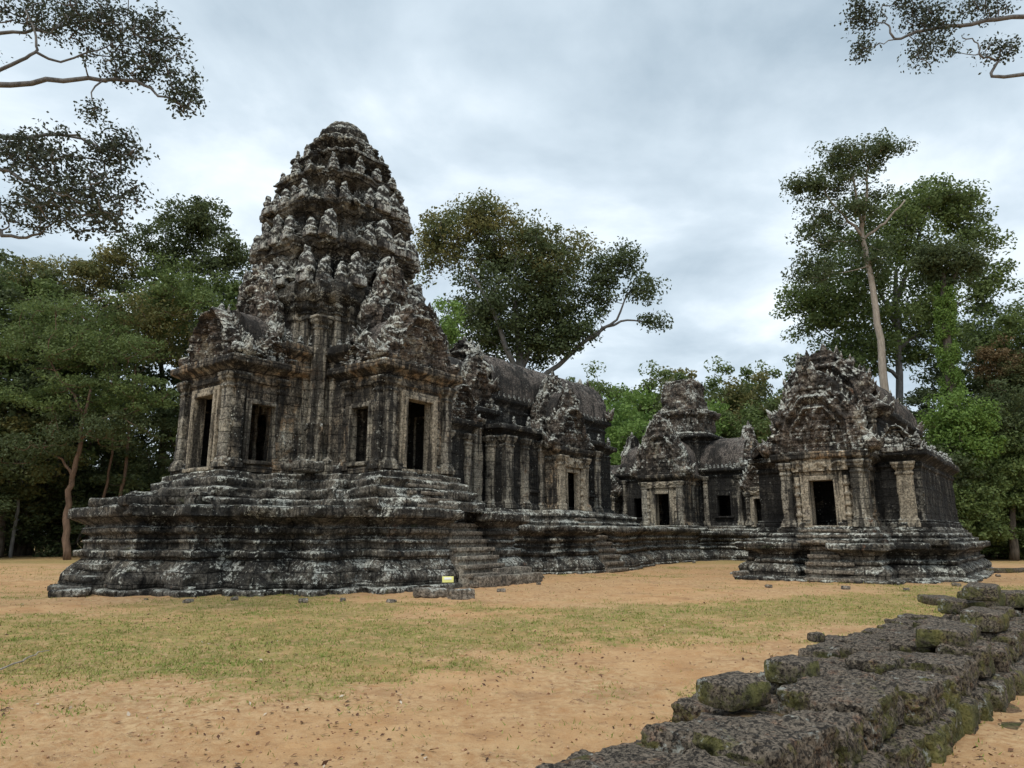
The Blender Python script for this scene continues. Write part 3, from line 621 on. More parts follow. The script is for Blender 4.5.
# tiers of the tower
TIERS = [(2.40, 2.84, 9.95, 11.15, 11.72), (2.10, 2.60, 11.68, 12.75, 13.3), (1.76, 2.22, 13.25, 14.15, 14.68), (1.38, 1.77, 14.63, 15.3, 15.72), (1.02, 1.32, 15.67, 16.15, 16.46)]
for i, (aw, ac, z0, z1, z2) in enumerate(TIERS):
    dz = z2 - z1; f = ac - aw
    P = [(.28 * (1 - i * .12), z0), (.28 * (1 - i * .12), z0 + .12), (.05, z0 + .2), (0, z0 + .26), (0, z1 - .14), (.1 * f, z1 - .08), (.1 * f, z1), (.35 * f, z1 + .2 * dz), (.75 * f, z1 + .4 * dz), (.8 * f, z1 + .55 * dz), (1.0 * f, z1 + .62 * dz), (1.02 * f, z1 + .9 * dz), (.9 * f, z2), (.3 * f, z2 + .02)]
    pl = cross([(aw, .36 * aw), (.88 * aw, .56 * aw), (.72 * aw, .72 * aw)])
    tt_ = mk('tower_tier', M['tier'], T, lambda m: band(m, pl, P, .065, .05, .045, chip=.34, carve=.035, carve_s=5.5, seed=40 + i, sag=.06, ch=.26, bl=.45))
    # antefixes standing on the cornice below, in front of this tier wall
    zc = z0 - .02; ar = (ac if i == 0 else TIERS[i - 1][1]) - .14 if i else 2.86
    sc = (1.35, 1.2, 1.0, .72, .5)[i]
    offs = [0, .25, .44, .60, .76] if i < 3 else [0, .38, .72]
    for ang in (0, -90, 90, 180):
        vis = ang in (0, -90)
        for q in offs:
            for s in ((-1, 1) if q else (1,)):
                if not vis and (q not in (0, offs[-1])): continue
                if q and random.random() < .13: continue
                dpt = ar * (1.0 if q < .45 else .9 if q < .66 else .78)
                a = R(ang); x = s * q * ar; y = -dpt; big = 1.3 if q == 0 else 1.0
                ante(tt_, x * math.cos(a) - y * math.sin(a), x * math.sin(a) + y * math.cos(a), zc, ang, sc * big * (.9 if q > .6 else 1))
    if i < 4:
        for ang in (0, -90):
            a = R(ang); y = -aw - .06
            m = MB(); pediment(m, (-y * math.sin(a), y * math.cos(a), ang), .42 * aw, (z1 - z0) * 1.05, z0 + .1, .3, seed=50 + i + ang, nr=30, nc=22, lobes=5); m.build('niche', M['tier'], tt_)
CR = [(1.02, 16.4), (1.12, 16.5), (1.12, 16.68), (.95, 16.76), (.78, 16.8), (.86, 16.9), (.92, 17.05), (.86, 17.2), (.66, 17.26), (.52, 17.3), (.60, 17.38), (.60, 17.5), (.50, 17.6), (.30, 17.66)]
mk('lotus_finial', M['tier'], T, lambda m: lathe(m, (0, 0, 0), CR, 56, .05, seed=5, lobes=14, la=.08, carve=.04))
# carved guardian figures in the niches between the porches
def devata(T, o, x, z, h=1.15, seed=0):
    mb = MB(); prf = [(.10, 0), (.12, .06), (.13, .25), (.17, .5), (.12, .56), (.10, .62), (.15, .72), (.18, .80), (.06, .83), (.085, .86), (.10, .92), (.07, .96), (.08, .985), (.02, 1.08)]
    P = np.array(prof(prf, .02)); n = 16; a = np.linspace(0, 2 * math.pi, n, endpoint=False)
    r = np.repeat(P[:, 0], n) * h; A = np.tile(a, len(P)); V = np.column_stack([x + r * np.cos(A) * .95, -r * np.sin(A) * .6 - .02, z + np.repeat(P[:, 1], n) * h])
    mb.add(rot_place(V, o), [quad_grid(len(P), n, 0, True)])
    for s in (-1, 1):
        p = np.array([(x + s * .17 * h, -.06, z + .78 * h), (x + s * .25 * h, -.09, z + .6 * h), (x + s * .17 * h, -.13, z + (.52 if s > 0 else .68) * h)]); tube(mb, rot_place(p, o), [.035 * h, .03 * h, .026 * h], 6)
    return mb.build('devata_relief', M['porch'], T)
for a in (0, -90):
    for s in (-1, 1):
        devata(T, ((0, -1.98, 0) if a == 0 else (-1.98, 0, -90)), s * 1.75 * 1.22, 4.1, 1.25)

# =================================================================== generic masonry bits
def wallband(T, name, mat, pl, z0, z1, o=(0, 0, 0), base_h=.3, cor=.32, seed=0, step=.09, holes=(), **kw):
    H = [(.16, z0), (.16, z0 + base_h * .5), (.1, z0 + base_h * .55), (.12, z0 + base_h * .8), (.02, z0 + base_h * .85), (0, z0 + base_h), (0, z1 - .62), (.06, z1 - .58), (.06, z1 - .46), (.0, z1 - .42), (.04, z1 - .36),
         (cor * .5, z1 - .26), (cor * .85, z1 - .2), (cor, z1 - .17), (cor, z1 + .02), (cor * .5, z1 + .06)]
    d = dict(amp=.016, blk=.018, chip=.12, carve=.018, carve_s=6, sag=.03, seed=seed); d.update(kw)
    m = MB(); band(m, pl, H, step, holes=holes, **d); m.v[-1] = rot_place(m.v[-1], o); return m.build(name, M[mat], T)
def ped(T, o, w_, h_, z0, th=.35, seed=0, ruin=.1, mat='carved', nr=60, nc=40, name='pediment', **k):
    m = MB(); pediment(m, o, w_, h_, z0, th, seed=seed, ruin=ruin, nr=nr, nc=nc, **k); return m.build(name, M[mat], T)
def scaleprof(h): return [(a * (.55 + .45 * h / 2.35), -.05 if b < 0 else b * h / 2.38) for a, b in TP]
# =================================================================== 2 assembly hall (mandapa)
H = building('assembly_hall', 'long black-streaked stone hall with ribbed vaulted roof and carved side porch, right behind the tower', 'temple hall', E0 + 12, N0)
hp = [(-6.5, -3.6), (-3.4, -3.6), (-3.4, -4.1), (-2.6, -4.1), (-2.6, -4.5), (-1.1, -4.5), (-1.1, -3.8), (.7, -3.8), (.7, -4.5), (1.6, -4.5), (1.6, -4.1), (2.6, -4.1), (2.6, -3.6), (5.0, -3.6), (5.0, -2.8), (14.3, -2.8), (14.3, 2.8), (5, 2.8), (5, 3.9), (-6.5, 3.9)]
mk('terrace', M['terrace'], H, lambda m: band(m, hp, scaleprof(1.95), .1, .03, .03, chip=.2, carve=.012, seed=101, sag=.05))
mk('upper_plinth', M['terrace'], H, lambda m: band(m, [(-9.6, -2.2), (-5.2, -2.2), (-5.2, -2.6), (-2.2, -2.6), (-2.2, -3.3), (.9, -3.3), (.9, -2.6), (4.2, -2.6), (4.2, -2.0), (6.2, -2), (6.2, 2.3), (-9.6, 2.3)],
   [(.62, 1.9), (.64, 2.12), (.5, 2.16), (.45, 2.3), (.52, 2.34), (.5, 2.48), (.3, 2.52), (.2, 2.62), (.0, 2.66)], .09, .03, .035, chip=.2, seed=103))
wallband(H, 'vestibule_wall', 'black', rect(-9.9, -1.55, -4.4, 1.55), 2.6, 6.9, seed=104, carve=.03)
wallband(H, 'vestibule_bay', 'black', rect(-8.2, -2.05, -6.3, 2.05), 2.6, 6.1, seed=105, carve=.04)
m = MB(); vault(m, (0, 0, 0), -9.8, -4.6, 1.5, 6.9, 9.2, seed=106); m.build('vestibule_roof', M['roof'], H)
wallband(H, 'aisle_wall', 'black', [(-4.9, -2.45), (-1.9, -2.45), (3.0, -2.45), (3.0, -2.1), (4.1, -2.1), (4.1, 2.4), (-4.9, 2.4)], 2.6, 6.15, seed=107, step=.08, holes=[(1, 1.15 - .5, 1.15 + .5, 2.6, 4.5)])
wallband(H, 'nave_wall', 'black', rect(-4.6, -1.55, 5.3, 1.55), 6.0, 7.6, seed=108, base_h=.2, cor=.25)
m = MB(); vault(m, (0, 0, 0), -4.55, 5.3, 1.72, 7.6, 9.75, seed=109, corr=.24, ca=.055, amp=.05, step=.06); m.build('vaulted_roof', M['roof'], H)
wallband(H, 'east_bay', 'black', rect(4.0, -1.7, 5.5, 1.7), 2.6, 6.2, seed=110)
ped(H, (-4.75, 0, -90), 1.75, 3.1, 7.7, .45, seed=31, ruin=.15); ped(H, (5.4, 0, 90), 1.7, 2.7, 7.6, .4, seed=32)
ped(H, (-5.5, -1.55, 0), 1.15, 2.6, 6.7, .4, seed=33, ruin=.2); ped(H, (-7.2, -2.15, 0), 1.1, 2.2, 6.0, .35, seed=34, ruin=.3)
for x, w_ in ((-4.55, .62), (-3.35, .4), (-2.1, .3), (1.55, .4), (2.7, .45)): pilaster(H, (x, -2.45, 0), 0, 2.65, 5.7, w_, .16, 'pilaster', seed=int(x * 10), carve=.015)
for x in (-7.9, -6.6): pilaster(H, (x, -2.05, 0), 0, 2.65, 5.6, .34, .14, 'pilaster', seed=int(x * 10))
pilaster(H, (-5.6, -1.6, 0), 0, 2.65, 6.4, .5, .2, 'pilaster', seed=12); pilaster(H, (-4.9, -1.9, -90), 0, 2.65, 5.7, .45, .14, 'pilaster', seed=14)
for x, s_ in ((-2.72, 0), (2.1, 1)):     # blind windows with turned balusters
    doorway(H, (x, -2.45, 0), .55, 1.3, 3.5, .2, .09, nm='false_window', mat='black', colon=False, lintel=0, out_=.08)
    for q in range(3):
        m = MB(); lathe(m, (0, 0, 0), [(.05, 0), (.07, .1), (.04, .2), (.07, .35), (.07, .45), (.04, .6), (.07, .75), (.07, .85), (.04, 1.0), (.07, 1.15), (.05, 1.3)], 10, .004, step=.06); v = m.v[0]; v[:, 0] += (q - 1) * .17; v[:, 1] -= .03; v[:, 2] += 3.5; m.v[0] = rot_place(v, (x, -2.45, 0)); m.build('baluster', M['black'], H)
# side porch
wallband(H, 'porch_wall', 'porch', rect(-1.85, -3.15, .75, -2.2), 2.6, 5.45, seed=111, cor=.26, holes=[(0, 1.25 - .43, 1.25 + .43, 2.6, 4.37)], step=.07)
doorway(H, (-.6, -3.15, 0), .86, 1.75, 2.62, .26, .12, lintel=.42, mat='frame')
for s in (-1, 1): pilaster(H, (-.55, -3.15, 0), s * .98, 2.65, 5.1, .46, .16, 'frame', seed=s + 5)
ped(H, (-.55, -3.1, 0), 1.62, 3.0, 5.35, .5, seed=35, ruin=.1); ped(H, (-.55, -2.3, 0), 1.5, 3.1, 6.0, .5, seed=36, ruin=.1)
m = MB(); vault(m, (-.55, 0, 90), -3.0, -1.4, 1.2, 5.5, 8.2, seed=112, amp=.08); m.build('porch_roof', M['roof'], H)
staircase(H, (-.55, -3.4, 0), 1.5, .8, 1.95, 2.62, 3, seed=130); staircase(H, (-.2, -3.95, 0), 1.5, 1.4, 0, 1.94, 7, seed=140)
for k in range(9):
    q = ante(H, -4.2 + k * 1.0, -2.62, 6.15, 0, .55)
for k in range(26): ante(H, -4.3 + k * .37, -1.82, 7.57, 0, .26)
# =================================================================== 3 eastern gate pavilion
G = building('gate_pavilion', 'distant gate pavilion with broken central tower, pale doorways and low wings, between hall and library', 'gateway', E0 + 31.6, N0)
mk('terrace', M['terrace'], G, lambda m: band(m, [(-5.7, -3), (-3.4, -3), (-3.4, -9), (3.4, -9), (3.4, -3), (5.5, -3), (5.5, 3), (3.4, 3), (3.4, 9), (-3.4, 9), (-3.4, 3), (-5.7, 3)], scaleprof(1.75), .12, .03, .03, chip=.2, seed=201))
mk('upper_plinth', M['terrace'], G, lambda m: band(m, [(-4.6, -1.6), (-2, -1.6), (-2, -7.6), (2, -7.6), (2, -1.6), (4.6, -1.6), (4.6, 1.6), (2, 1.6), (2, 7.6), (-2, 7.6), (-2, 1.6), (-4.6, 1.6)], [(.5, 1.7), (.5, 1.9), (.3, 1.94), (.3, 2.1), (0, 2.14)], .12, .03, .03, chip=.15, seed=202))
wallband(G, 'porch_wall', 'porch', rect(-4.5, -1.5, -2, 1.5), 2.1, 5.4, seed=203, step=.1, holes=[(3, 1.5 - .5, 1.5 + .5, 2.1, 4.2)])
doorway(G, (-4.5, 0, -90), 1.0, 2.05, 2.15, .6, .2, lintel=.4)
for s in (-1, 1): pilaster(G, (-4.5, 0, -90), s * 1.25, 2.15, 5.0, .4, .16, 'pilaster', seed=s + 60)
ped(G, (-4.55, 0, -90), 1.95, 4.1, 5.3, .6, seed=61, ruin=.05, flare=.1)
m = MB(); vault(m, (0, 0, 0), -4.3, -1.5, 1.5, 5.4, 8.0, seed=204, amp=.1); m.build('porch_roof', M['roof'], G)
wallband(G, 'central_tower', 'black', cross([(2.1, 1.2), (1.9, 1.6), (1.7, 1.7)]), 2.1, 8.3, seed=205, step=.1, carve=.04)
mk('ruined_tier', M['carved'], G, lambda m: band(m, cross([(1.85, 1.1), (1.6, 1.6)]), [(.1, 8.2), (.1, 8.5), (-.1, 8.6), (-.1, 9.6), (.15, 9.8), (.2, 10.1), (-.1, 10.2)], .09, .08, .09, chip=.4, carve=.06, seed=206, cap=True))
mk('ruined_tier', M['carved'], G, lambda m: band(m, [(-1.5, -1.3), (.9, -1.3), (1.2, -.6), (1.2, 1.3), (-1.5, 1.3)], [(.1, 10.0), (0, 10.2), (0, 11.2), (-.1, 11.5), (-.15, 12.2), (-.35, 12.5)], .09, .12, .1, chip=.3, carve=.05, seed=207, cap=True))
for s in (-1, 1):
    y0, y1 = (-4.6, -1.6) if s < 0 else (1.6, 4.6); e0, e1 = (-7.3, -4.5) if s < 0 else (4.5, 7.3)
    wy = 4.6 - 3.1 if s < 0 else 3.1 - 1.6
    wallband(G, 'wing_wall', 'black', rect(-1.7, y0, 1.7, y1), 2.1, 5.9, seed=210 + s, step=.1, holes=[(3, wy - .45, wy + .45, 2.75, 4.1)])
    doorway(G, (-1.7, s * 3.1, -90), .9, 1.35, 2.75, .4, .12, nm='window_frame', mat='black', lintel=0, colon=False)
    for q in (-1.2, 1.1): pilaster(G, (-1.7, s * 3.1, -90), q, 2.15, 5.4, .3, .14, 'pilaster', seed=int(q * 7) + s)
    m = MB(); vault(m, (0, 0, 90), y0, y1, 1.75, 5.9, 8.0, seed=211 + s); m.build('wing_roof', M['roof'], G)
    ped(G, (0, s * 4.6, 0 if s < 0 else 180), 1.75, 3.1, 5.8, .4, seed=212 + s, ruin=.2)
    wallband(G, 'end_wall', 'black', rect(-1.4, e0, 1.4, e1), 2.1, 5.0, seed=214 + s, step=.1)
    m = MB(); vault(m, (0, 0, 90), e0, e1, 1.45, 5.0, 6.7, seed=215 + s); m.build('end_roof', M['roof'], G)
    ped(G, (0, s * 7.3, 0 if s < 0 else 180), 1.5, 2.5, 4.9, .4, seed=216 + s)
    wallband(G, 'side_porch', 'porch', rect(-2.3, s * 5.7 - .85, -1.2, s * 5.7 + .85), 2.1, 4.5, seed=217 + s, cor=.2, holes=[(3, .85 - .4, .85 + .4, 2.1, 3.75)])
    doorway(G, (-2.3, s * 5.7, -90), .8, 1.65, 2.15, .5, .14, lintel=.3)
    for q in (-1, 1): pilaster(G, (-2.3, s * 5.7, -90), q * .78, 2.15, 4.2, .26, .12, 'pilaster', seed=q + 33)
    ped(G, (-2.35, s * 5.7, -90), 1.15, 2.1, 4.4, .35, seed=219 + s, nr=44, nc=30)
for k in range(10):
    ante(G, -3.9, -1.7, 5.4, 0, .5) if k == 0 else ante(G, -1.9, -1.8 - k * .28, 5.9, -90, .4)
staircase(G, (-5.2, 0, -90), 1.8, 1.4, 0, 1.75, 5, seed=220)
# =================================================================== 4 library
B = building('library', 'small stone library on low stepped platform, pale doorway under tall carved pediment, right side', 'temple library', 33.0, 6.95)
lp = [(-6.4, -1.75), (-5.1, -1.75), (-5.1, -2.6), (-3.7, -2.6), (-3.7, -3.55), (5.9, -3.55), (5.9, 3.55), (-3.7, 3.55), (-3.7, 2.6), (-5.1, 2.6), (-5.1, 2.2), (-6.4, 2.2), (-6.4, 1.15), (-5.75, 1.15), (-5.75, -.65), (-6.4, -.65)]
LP = [(.46, -.05), (.46, .12), (.36, .14), (.4, .3), (.3, .42), (.12, .52), (.10, .56), (.18, .58), (.18, .68), (.06, .70), (.04, .72), (.04, .86), (.12, .88), (.12, .93), (.16, .96), (.3, 1.02), (.42, 1.06), (.44, 1.08), (.44, 1.26), (.36, 1.29)]
mk('terrace', M['terrace'], B, lambda m: band(m, lp, LP, .06, .025, .022, chip=.16, carve=.010, carve_s=8, seed=301, sag=.035))
mk('plinth_course', M['terrace'], B, lambda m: band(m, [(x + .0, y) for x, y in lp], [(.72, -.2), (.72, .06), (.6, .09), (.4, .1)], .08, .03, .035, chip=.25, seed=302))
up = [(-5.75, -1.4), (-3.75, -1.4), (-3.75, -2.95), (5.2, -2.95), (5.2, 2.95), (-3.75, 2.95), (-3.75, 1.4), (-5.75, 1.4)]
mk('upper_plinth', M['terrace'], B, lambda m: band(m, up, [(.62, 1.22), (.64, 1.42), (.5, 1.45), (.42, 1.48), (.48, 1.52), (.46, 1.62), (.28, 1.66), (.3, 1.72), (.22, 1.8), (.16, 1.86)], .06, .025, .03, chip=.2, seed=303))
wallband(B, 'porch_wall', 'porch', rect(-5.75, -1.4, -3.7, 1.4), 1.85, 4.5, seed=304, step=.06, cor=.3, holes=[(3, 1.4 - .42, 1.4 + .42, 1.85, 3.5), (0, .55, 1.1, 2.35, 3.5)])
doorway(B, (-5.75, 0, -90), .84, 1.62, 1.9, .6, .17, lintel=.46)
doorway(B, (-4.92, -1.4, 0), .5, 1.15, 2.35, .4, .1, nm='window_frame', mat='porch', lintel=0, colon=False)
for s in (-1, 1):
    pilaster(B, (-5.75, 0, -90), s * 1.22, 1.85, 4.2, .38, .16, 'pilaster', seed=s + 70, carve=.02)
    pilaster(B, (-4.9, -1.4 * 1, 0) if s < 0 else (-4.9, 1.4, 180), -.62, 1.85, 4.2, .36, .12, 'pilaster', seed=s + 74)
ped(B, (-5.82, 0, -90), 1.86, 3.25, 4.42, .5, seed=81, ruin=.03, nr=110, nc=80, flare=.14)
m = MB(); vault(m, (0, 0, 0), -5.6, -3.5, 1.35, 4.5, 6.3, seed=305, amp=.06); m.build('porch_roof', M['roof'], B)
wallband(B, 'nave_wall', 'black', rect(-3.75, -1.7, 5.0, 1.7), 1.85, 6.35, seed=306, cor=.3)
for s in (-1, 1): pilaster(B, (-3.78, 0, -90), s * 1.52, 4.6, 6.2, .3, .12, 'pilaster', seed=s + 80)
ped(B, (-3.8, 0, -90), 1.95, 3.3, 5.95, .5, seed=82, ruin=.12, nr=90, nc=64); ped(B, (5.0, 0, 90), 1.8, 2.4, 6.2, .4, seed=83, ruin=.2)
m = MB(); vault(m, (0, 0, 0), -3.5, 5.0, 1.8, 6.4, 8.0, seed=307, corr=.22, amp=.07); m.build('vaulted_roof', M['roof'], B)
for s in (-1, 1):
    wallband(B, 'aisle_wall', 'black', rect(-3.75, -2.95, 5.2, -1.6) if s < 0 else rect(-3.75, 1.6, 5.2, 2.95), 1.85, 4.6, seed=308 + s, step=.06, cor=.3)
    if s < 0: pilaster(B, (-3.78, -2.4, -90), 0, 1.85, 4.2, .55, .05, 'frame', seed=90)
    m = MB(); vault(m, (0, -1.72, 0) if s < 0 else (.7, 1.72, 180), -3.5, 5.0, 1.3, 4.6, 5.35, seed=309 + s, half=True); m.build('half_vault', M['roof'], B)
    for k in range(15): ante(B, -3.7 + k * .6, s * 3.05, 4.6, 0 if s < 0 else 180, .5)
for k in range(4): ante(B, -3.95, -3.0 + k * .35, 4.6, -90, .62 + k * .12)
for k in range(5): ante(B, -5.6 + k * .45, -1.62, 4.5, 0, .6)
ped(B, (-3.85, -2.3, -90), .72, 1.35, 4.6, .3, seed=85, ruin=.3, nr=34, nc=24, name='half_pediment')
staircase(B, (-5.95, 0.0, -90), 1.75, .55, 1.28, 1.86, 3, seed=320); staircase(B, (-5.95, -.25, -90), 1.6, 1.1, 0, 1.28, 5, seed=330)

# =================================================================== vegetation
def leafmat(name, c1, c2, c3, tr=.42):
    c1, c2, c3 = [tuple(v * 1.5 for v in q) for q in (c1, c2, c3)]
    m = NT(name); P = m.n('ShaderNodeTexCoord').outputs['Object']; g = m.n('ShaderNodeNewGeometry')
    col = m.mix(g.outputs['Random Per Island'], c1, c2); col = m.mix(m.ramp(m.noise(P, .45, 3, .5), .42, .62), col, c3)
    b = m.n('ShaderNodeBsdfPrincipled', {'Base Color': col, 'Roughness': .6, 'Specular IOR Level': .3}); t = m.n('ShaderNodeBsdfTranslucent', {'Color': col})
    x = m.n('ShaderNodeMixShader', {0: tr, 1: b.outputs[0], 2: t.outputs[0]}); m.n('ShaderNodeOutputMaterial', {'Surface': x.outputs[0]}); return m.m
def barkmat(name, c1, c2):
    m = NT(name); P = m.n('ShaderNodeTexCoord').outputs['Object']; mp = m.n('ShaderNodeMapping', {'Vector': P, 'Scale': (3, 3, .6)}).outputs[0]
    f = m.noise(mp, 2.5, 6, .7); return m.out(m.mix(m.ramp(f, .35, .65), c1, c2), .9, f, .6, .05)
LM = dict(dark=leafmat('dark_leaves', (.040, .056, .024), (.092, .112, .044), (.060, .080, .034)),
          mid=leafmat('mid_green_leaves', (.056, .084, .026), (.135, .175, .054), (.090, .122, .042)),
          bright=leafmat('fresh_green_leaves', (.085, .145, .034), (.19, .27, .07), (.12, .19, .046)),
          olive=leafmat('olive_leaves', (.090, .090, .032), (.19, .17, .062), (.080, .098, .038)),
          grey=leafmat('overhead_leaves', (.026, .036, .024), (.062, .074, .044), (.038, .047, .030), .25),
          vine=leafmat('vine_leaves', (.068, .118, .026), (.155, .23, .052), (.10, .16, .036)),
          rust=leafmat('rusty_leaves', (.10, .07, .035), (.17, .12, .06), (.09, .10, .04)))
BK = dict(pale=barkmat('pale_bark', (.26, .22, .18), (.40, .35, .29)), dark=barkmat('dark_bark', (.06, .05, .04), (.14, .115, .09)), grey=barkmat('grey_bark', (.10, .098, .095), (.20, .195, .185)), brown=barkmat('brown_bark', (.10, .065, .045), (.20, .13, .09)))
def leaves(mb, C, r, per, ls, rng, flat=.62, up=.5, asp=.55, drop=None):
    C = np.asarray(C, float); n = len(C); r = np.broadcast_to(np.asarray(r, float), (n,)); c = np.repeat(C, per, 0); rr = np.repeat(r, per)
    d = rng.normal(size=(n * per, 3)); d /= np.linalg.norm(d, axis=1, keepdims=True); rad = rng.random(n * per) ** .45
    p = c + d * (rad * rr)[:, None] * np.array([1, 1, flat])
    nm = d * .5 + rng.normal(size=(n * per, 3)) * .6 + np.array([0, 0, up]); nm /= np.linalg.norm(nm, axis=1, keepdims=True)
    t = rng.normal(size=(n * per, 3)); t[:, 2] -= .3; t -= (t * nm).sum(1)[:, None] * nm; t /= np.maximum(np.linalg.norm(t, axis=1, keepdims=True), 1e-6); b = np.cross(nm, t)
    L_ = (ls * rng.uniform(.6, 1.25, n * per))[:, None]
    V = np.stack([p - t * L_ * .5, p + b * L_ * asp * .5 + t * L_ * .05, p + t * L_ * .5, p - b * L_ * asp * .5 + t * L_ * .05], 1).reshape(-1, 3)
    mb.add(V, [np.arange(len(V)).reshape(-1, 4)])
def connect(nodes, C, mb, rng, r0=.05, sag=.0):
    """join each leaf clump to the nearest limb point with a bent twig"""
    nodes = [np.array(q, float) for q in nodes]; C = [np.array(c, float) for c in C]
    A = np.array(nodes); order = sorted(range(len(C)), key=lambda i: np.min(np.linalg.norm(A - C[i], axis=1)))
    for i in order:
        A = np.array(nodes); dd = np.linalg.norm((A - C[i]) * np.array([1, 1, 1]), axis=1) + np.maximum(A[:, 2] - C[i][2], 0) * .8; j = int(np.argmin(dd)); a = nodes[j]; c = C[i]; L_ = np.linalg.norm(c - a)
        k = 5; tt = np.linspace(0, 1, k)[:, None]; mid = rng.normal(size=3) * L_ * .12 + np.array([0, 0, -.10 * L_])
        pts = a + (c - a) * tt + mid * np.sin(tt * math.pi)
        tube(mb, pts, np.linspace(r0 * (.5 + .12 * min(L_, 4)), r0 * .25, k), 5, cap=False); nodes += [pts[2], pts[3], pts[4]]
def limb_nodes(pts, rad, mb, rng, jit=.0, n=4, sides=8):
    pts = np.array(pts, float); out = []; rr = []
    rad = np.interp(np.linspace(0, 1, len(pts)), np.linspace(0, 1, len(np.atleast_1d(rad))), np.atleast_1d(rad))
    P = np.concatenate([[2 * pts[0] - pts[1]], pts, [2 * pts[-1] - pts[-2]]])
    for i in range(1, len(P) - 2):
        for k in range(n):
            t = k / n; a, b, c, d = P[i - 1], P[i], P[i + 1], P[i + 2]
            out.append(.5 * ((2 * b) + (-a + c) * t + (2 * a - 5 * b + 4 * c - d) * t * t + (-a + 3 * b - 3 * c + d) * t ** 3)); rr.append(rad[i - 1] * (1 - t) + rad[i] * t)
    out.append(pts[-1]); rr.append(rad[-1]); out = np.array(out); out[1:] += rng.normal(size=(len(out) - 1, 3)) * jit
    tube(mb, out, rr, sides); return list(out)
def tree(name, label, base, trunk, trad, limbs, blobs, leaf='mid', bark='grey', per=90, cr=1.0, ls=.3, group=None, seed=0, twig=.05, cat='tree', jit=.08, flat=.62, link=True, depth=None):
    """trunk, limbs: world points; blobs: (centre, rx, ry, rz, count, leaf kind or None) in world metres"""
    rng = np.random.default_rng(seed + 1000); b = np.array([base[0], base[1], 0.]); T = thing(name, label, cat, tuple(b), 0, group)
    mb = MB(); nodes = limb_nodes(np.array(trunk) - b, trad, mb, rng, jit * .5, 4, 10); nodes = nodes[len(nodes) // 2:]
    mb.build('trunk', BK[bark], T, smooth=True)
    trad_ = None
    lb = MB()
    for pts, rad in limbs: nodes += limb_nodes(np.array(pts) - b, rad, lb, rng, jit, 4, 7)
    allc = []; groups = {}
    for c, rx, ry, rz, n, kind in blobs:
        d = rng.normal(size=(n, 3)); d /= np.linalg.norm(d, axis=1, keepdims=True); q = rng.random(n) ** .42
        C = np.array(c) - b + d * q[:, None] * np.array([rx, ry, rz]); C = C[C[:, 2] > .2]; allc += list(C); groups.setdefault(kind or leaf, []).append(C)
    connect(nodes, allc, lb, rng, twig); lb.build('branches', BK[bark], T, smooth=True)
    for kd, G_ in groups.items():
        m = MB(); G_ = np.concatenate(G_); leaves(m, G_, cr * rng.uniform(.6, 1.25, len(G_)), per, ls, rng, flat); m.build('crown', LM[kd], T, uv=False)
    return T
def W(px, py, Y): return at(px, py, Y)
def blobpx(px, py, rx, ry, n, Y, kind=None, dr=.8):
    k = Y / F; return (W(px, py, Y), rx * k, rx * k * dr, ry * k, n, kind)
# ---- hero trees
Y = 58
tree('broadleaf_tree', 'broad olive-green tree rising behind the vaulted hall roof, one bare limb leaning right', W(525, 540, Y)[:2], [W(525, 550, Y), W(522, 450, Y), W(520, 360, Y), W(515, 300, Y)], [.6, .5, .35, .2],
     [([W(522, 400, Y), W(500, 330, Y - 2), W(470, 270, Y - 2)], [.3, .1]), ([W(521, 370, Y), W(545, 310, Y), W(560, 250, Y)], [.3, .1]), ([W(522, 395, Y), W(570, 355, Y), W(600, 330, Y), W(622, 322, Y), W(650, 322, Y)], [.25, .2, .14, .1, .05]), ([W(590, 340, Y), W(615, 318, Y), W(630, 290, Y)], [.15, .05])],
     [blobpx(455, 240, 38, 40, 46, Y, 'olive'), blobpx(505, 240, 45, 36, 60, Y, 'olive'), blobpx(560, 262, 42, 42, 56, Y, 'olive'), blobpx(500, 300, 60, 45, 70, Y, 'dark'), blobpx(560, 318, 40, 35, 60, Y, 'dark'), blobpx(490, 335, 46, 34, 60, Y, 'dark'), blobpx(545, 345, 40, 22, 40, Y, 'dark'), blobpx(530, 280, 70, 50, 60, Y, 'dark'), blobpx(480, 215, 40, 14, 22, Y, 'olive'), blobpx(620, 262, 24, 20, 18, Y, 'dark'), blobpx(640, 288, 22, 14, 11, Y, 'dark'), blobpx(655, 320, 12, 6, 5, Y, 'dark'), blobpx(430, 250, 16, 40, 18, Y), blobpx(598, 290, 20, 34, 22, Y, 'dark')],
     'olive', 'grey', per=110, cr=1.5, ls=.32, seed=1)
tree('fresh_green_tree', 'small light-green tree between the tower and the hall roof', W(450, 540, 46)[:2], [W(450, 545, 46), W(449, 400, 46), W(447, 330, 46)], [.2, .1], [], [blobpx(447, 325, 16, 34, 34, 46, 'bright'), blobpx(440, 380, 16, 40, 26, 46, 'bright')], 'bright', 'grey', per=80, cr=.8, ls=.22, seed=2)
Y = 50
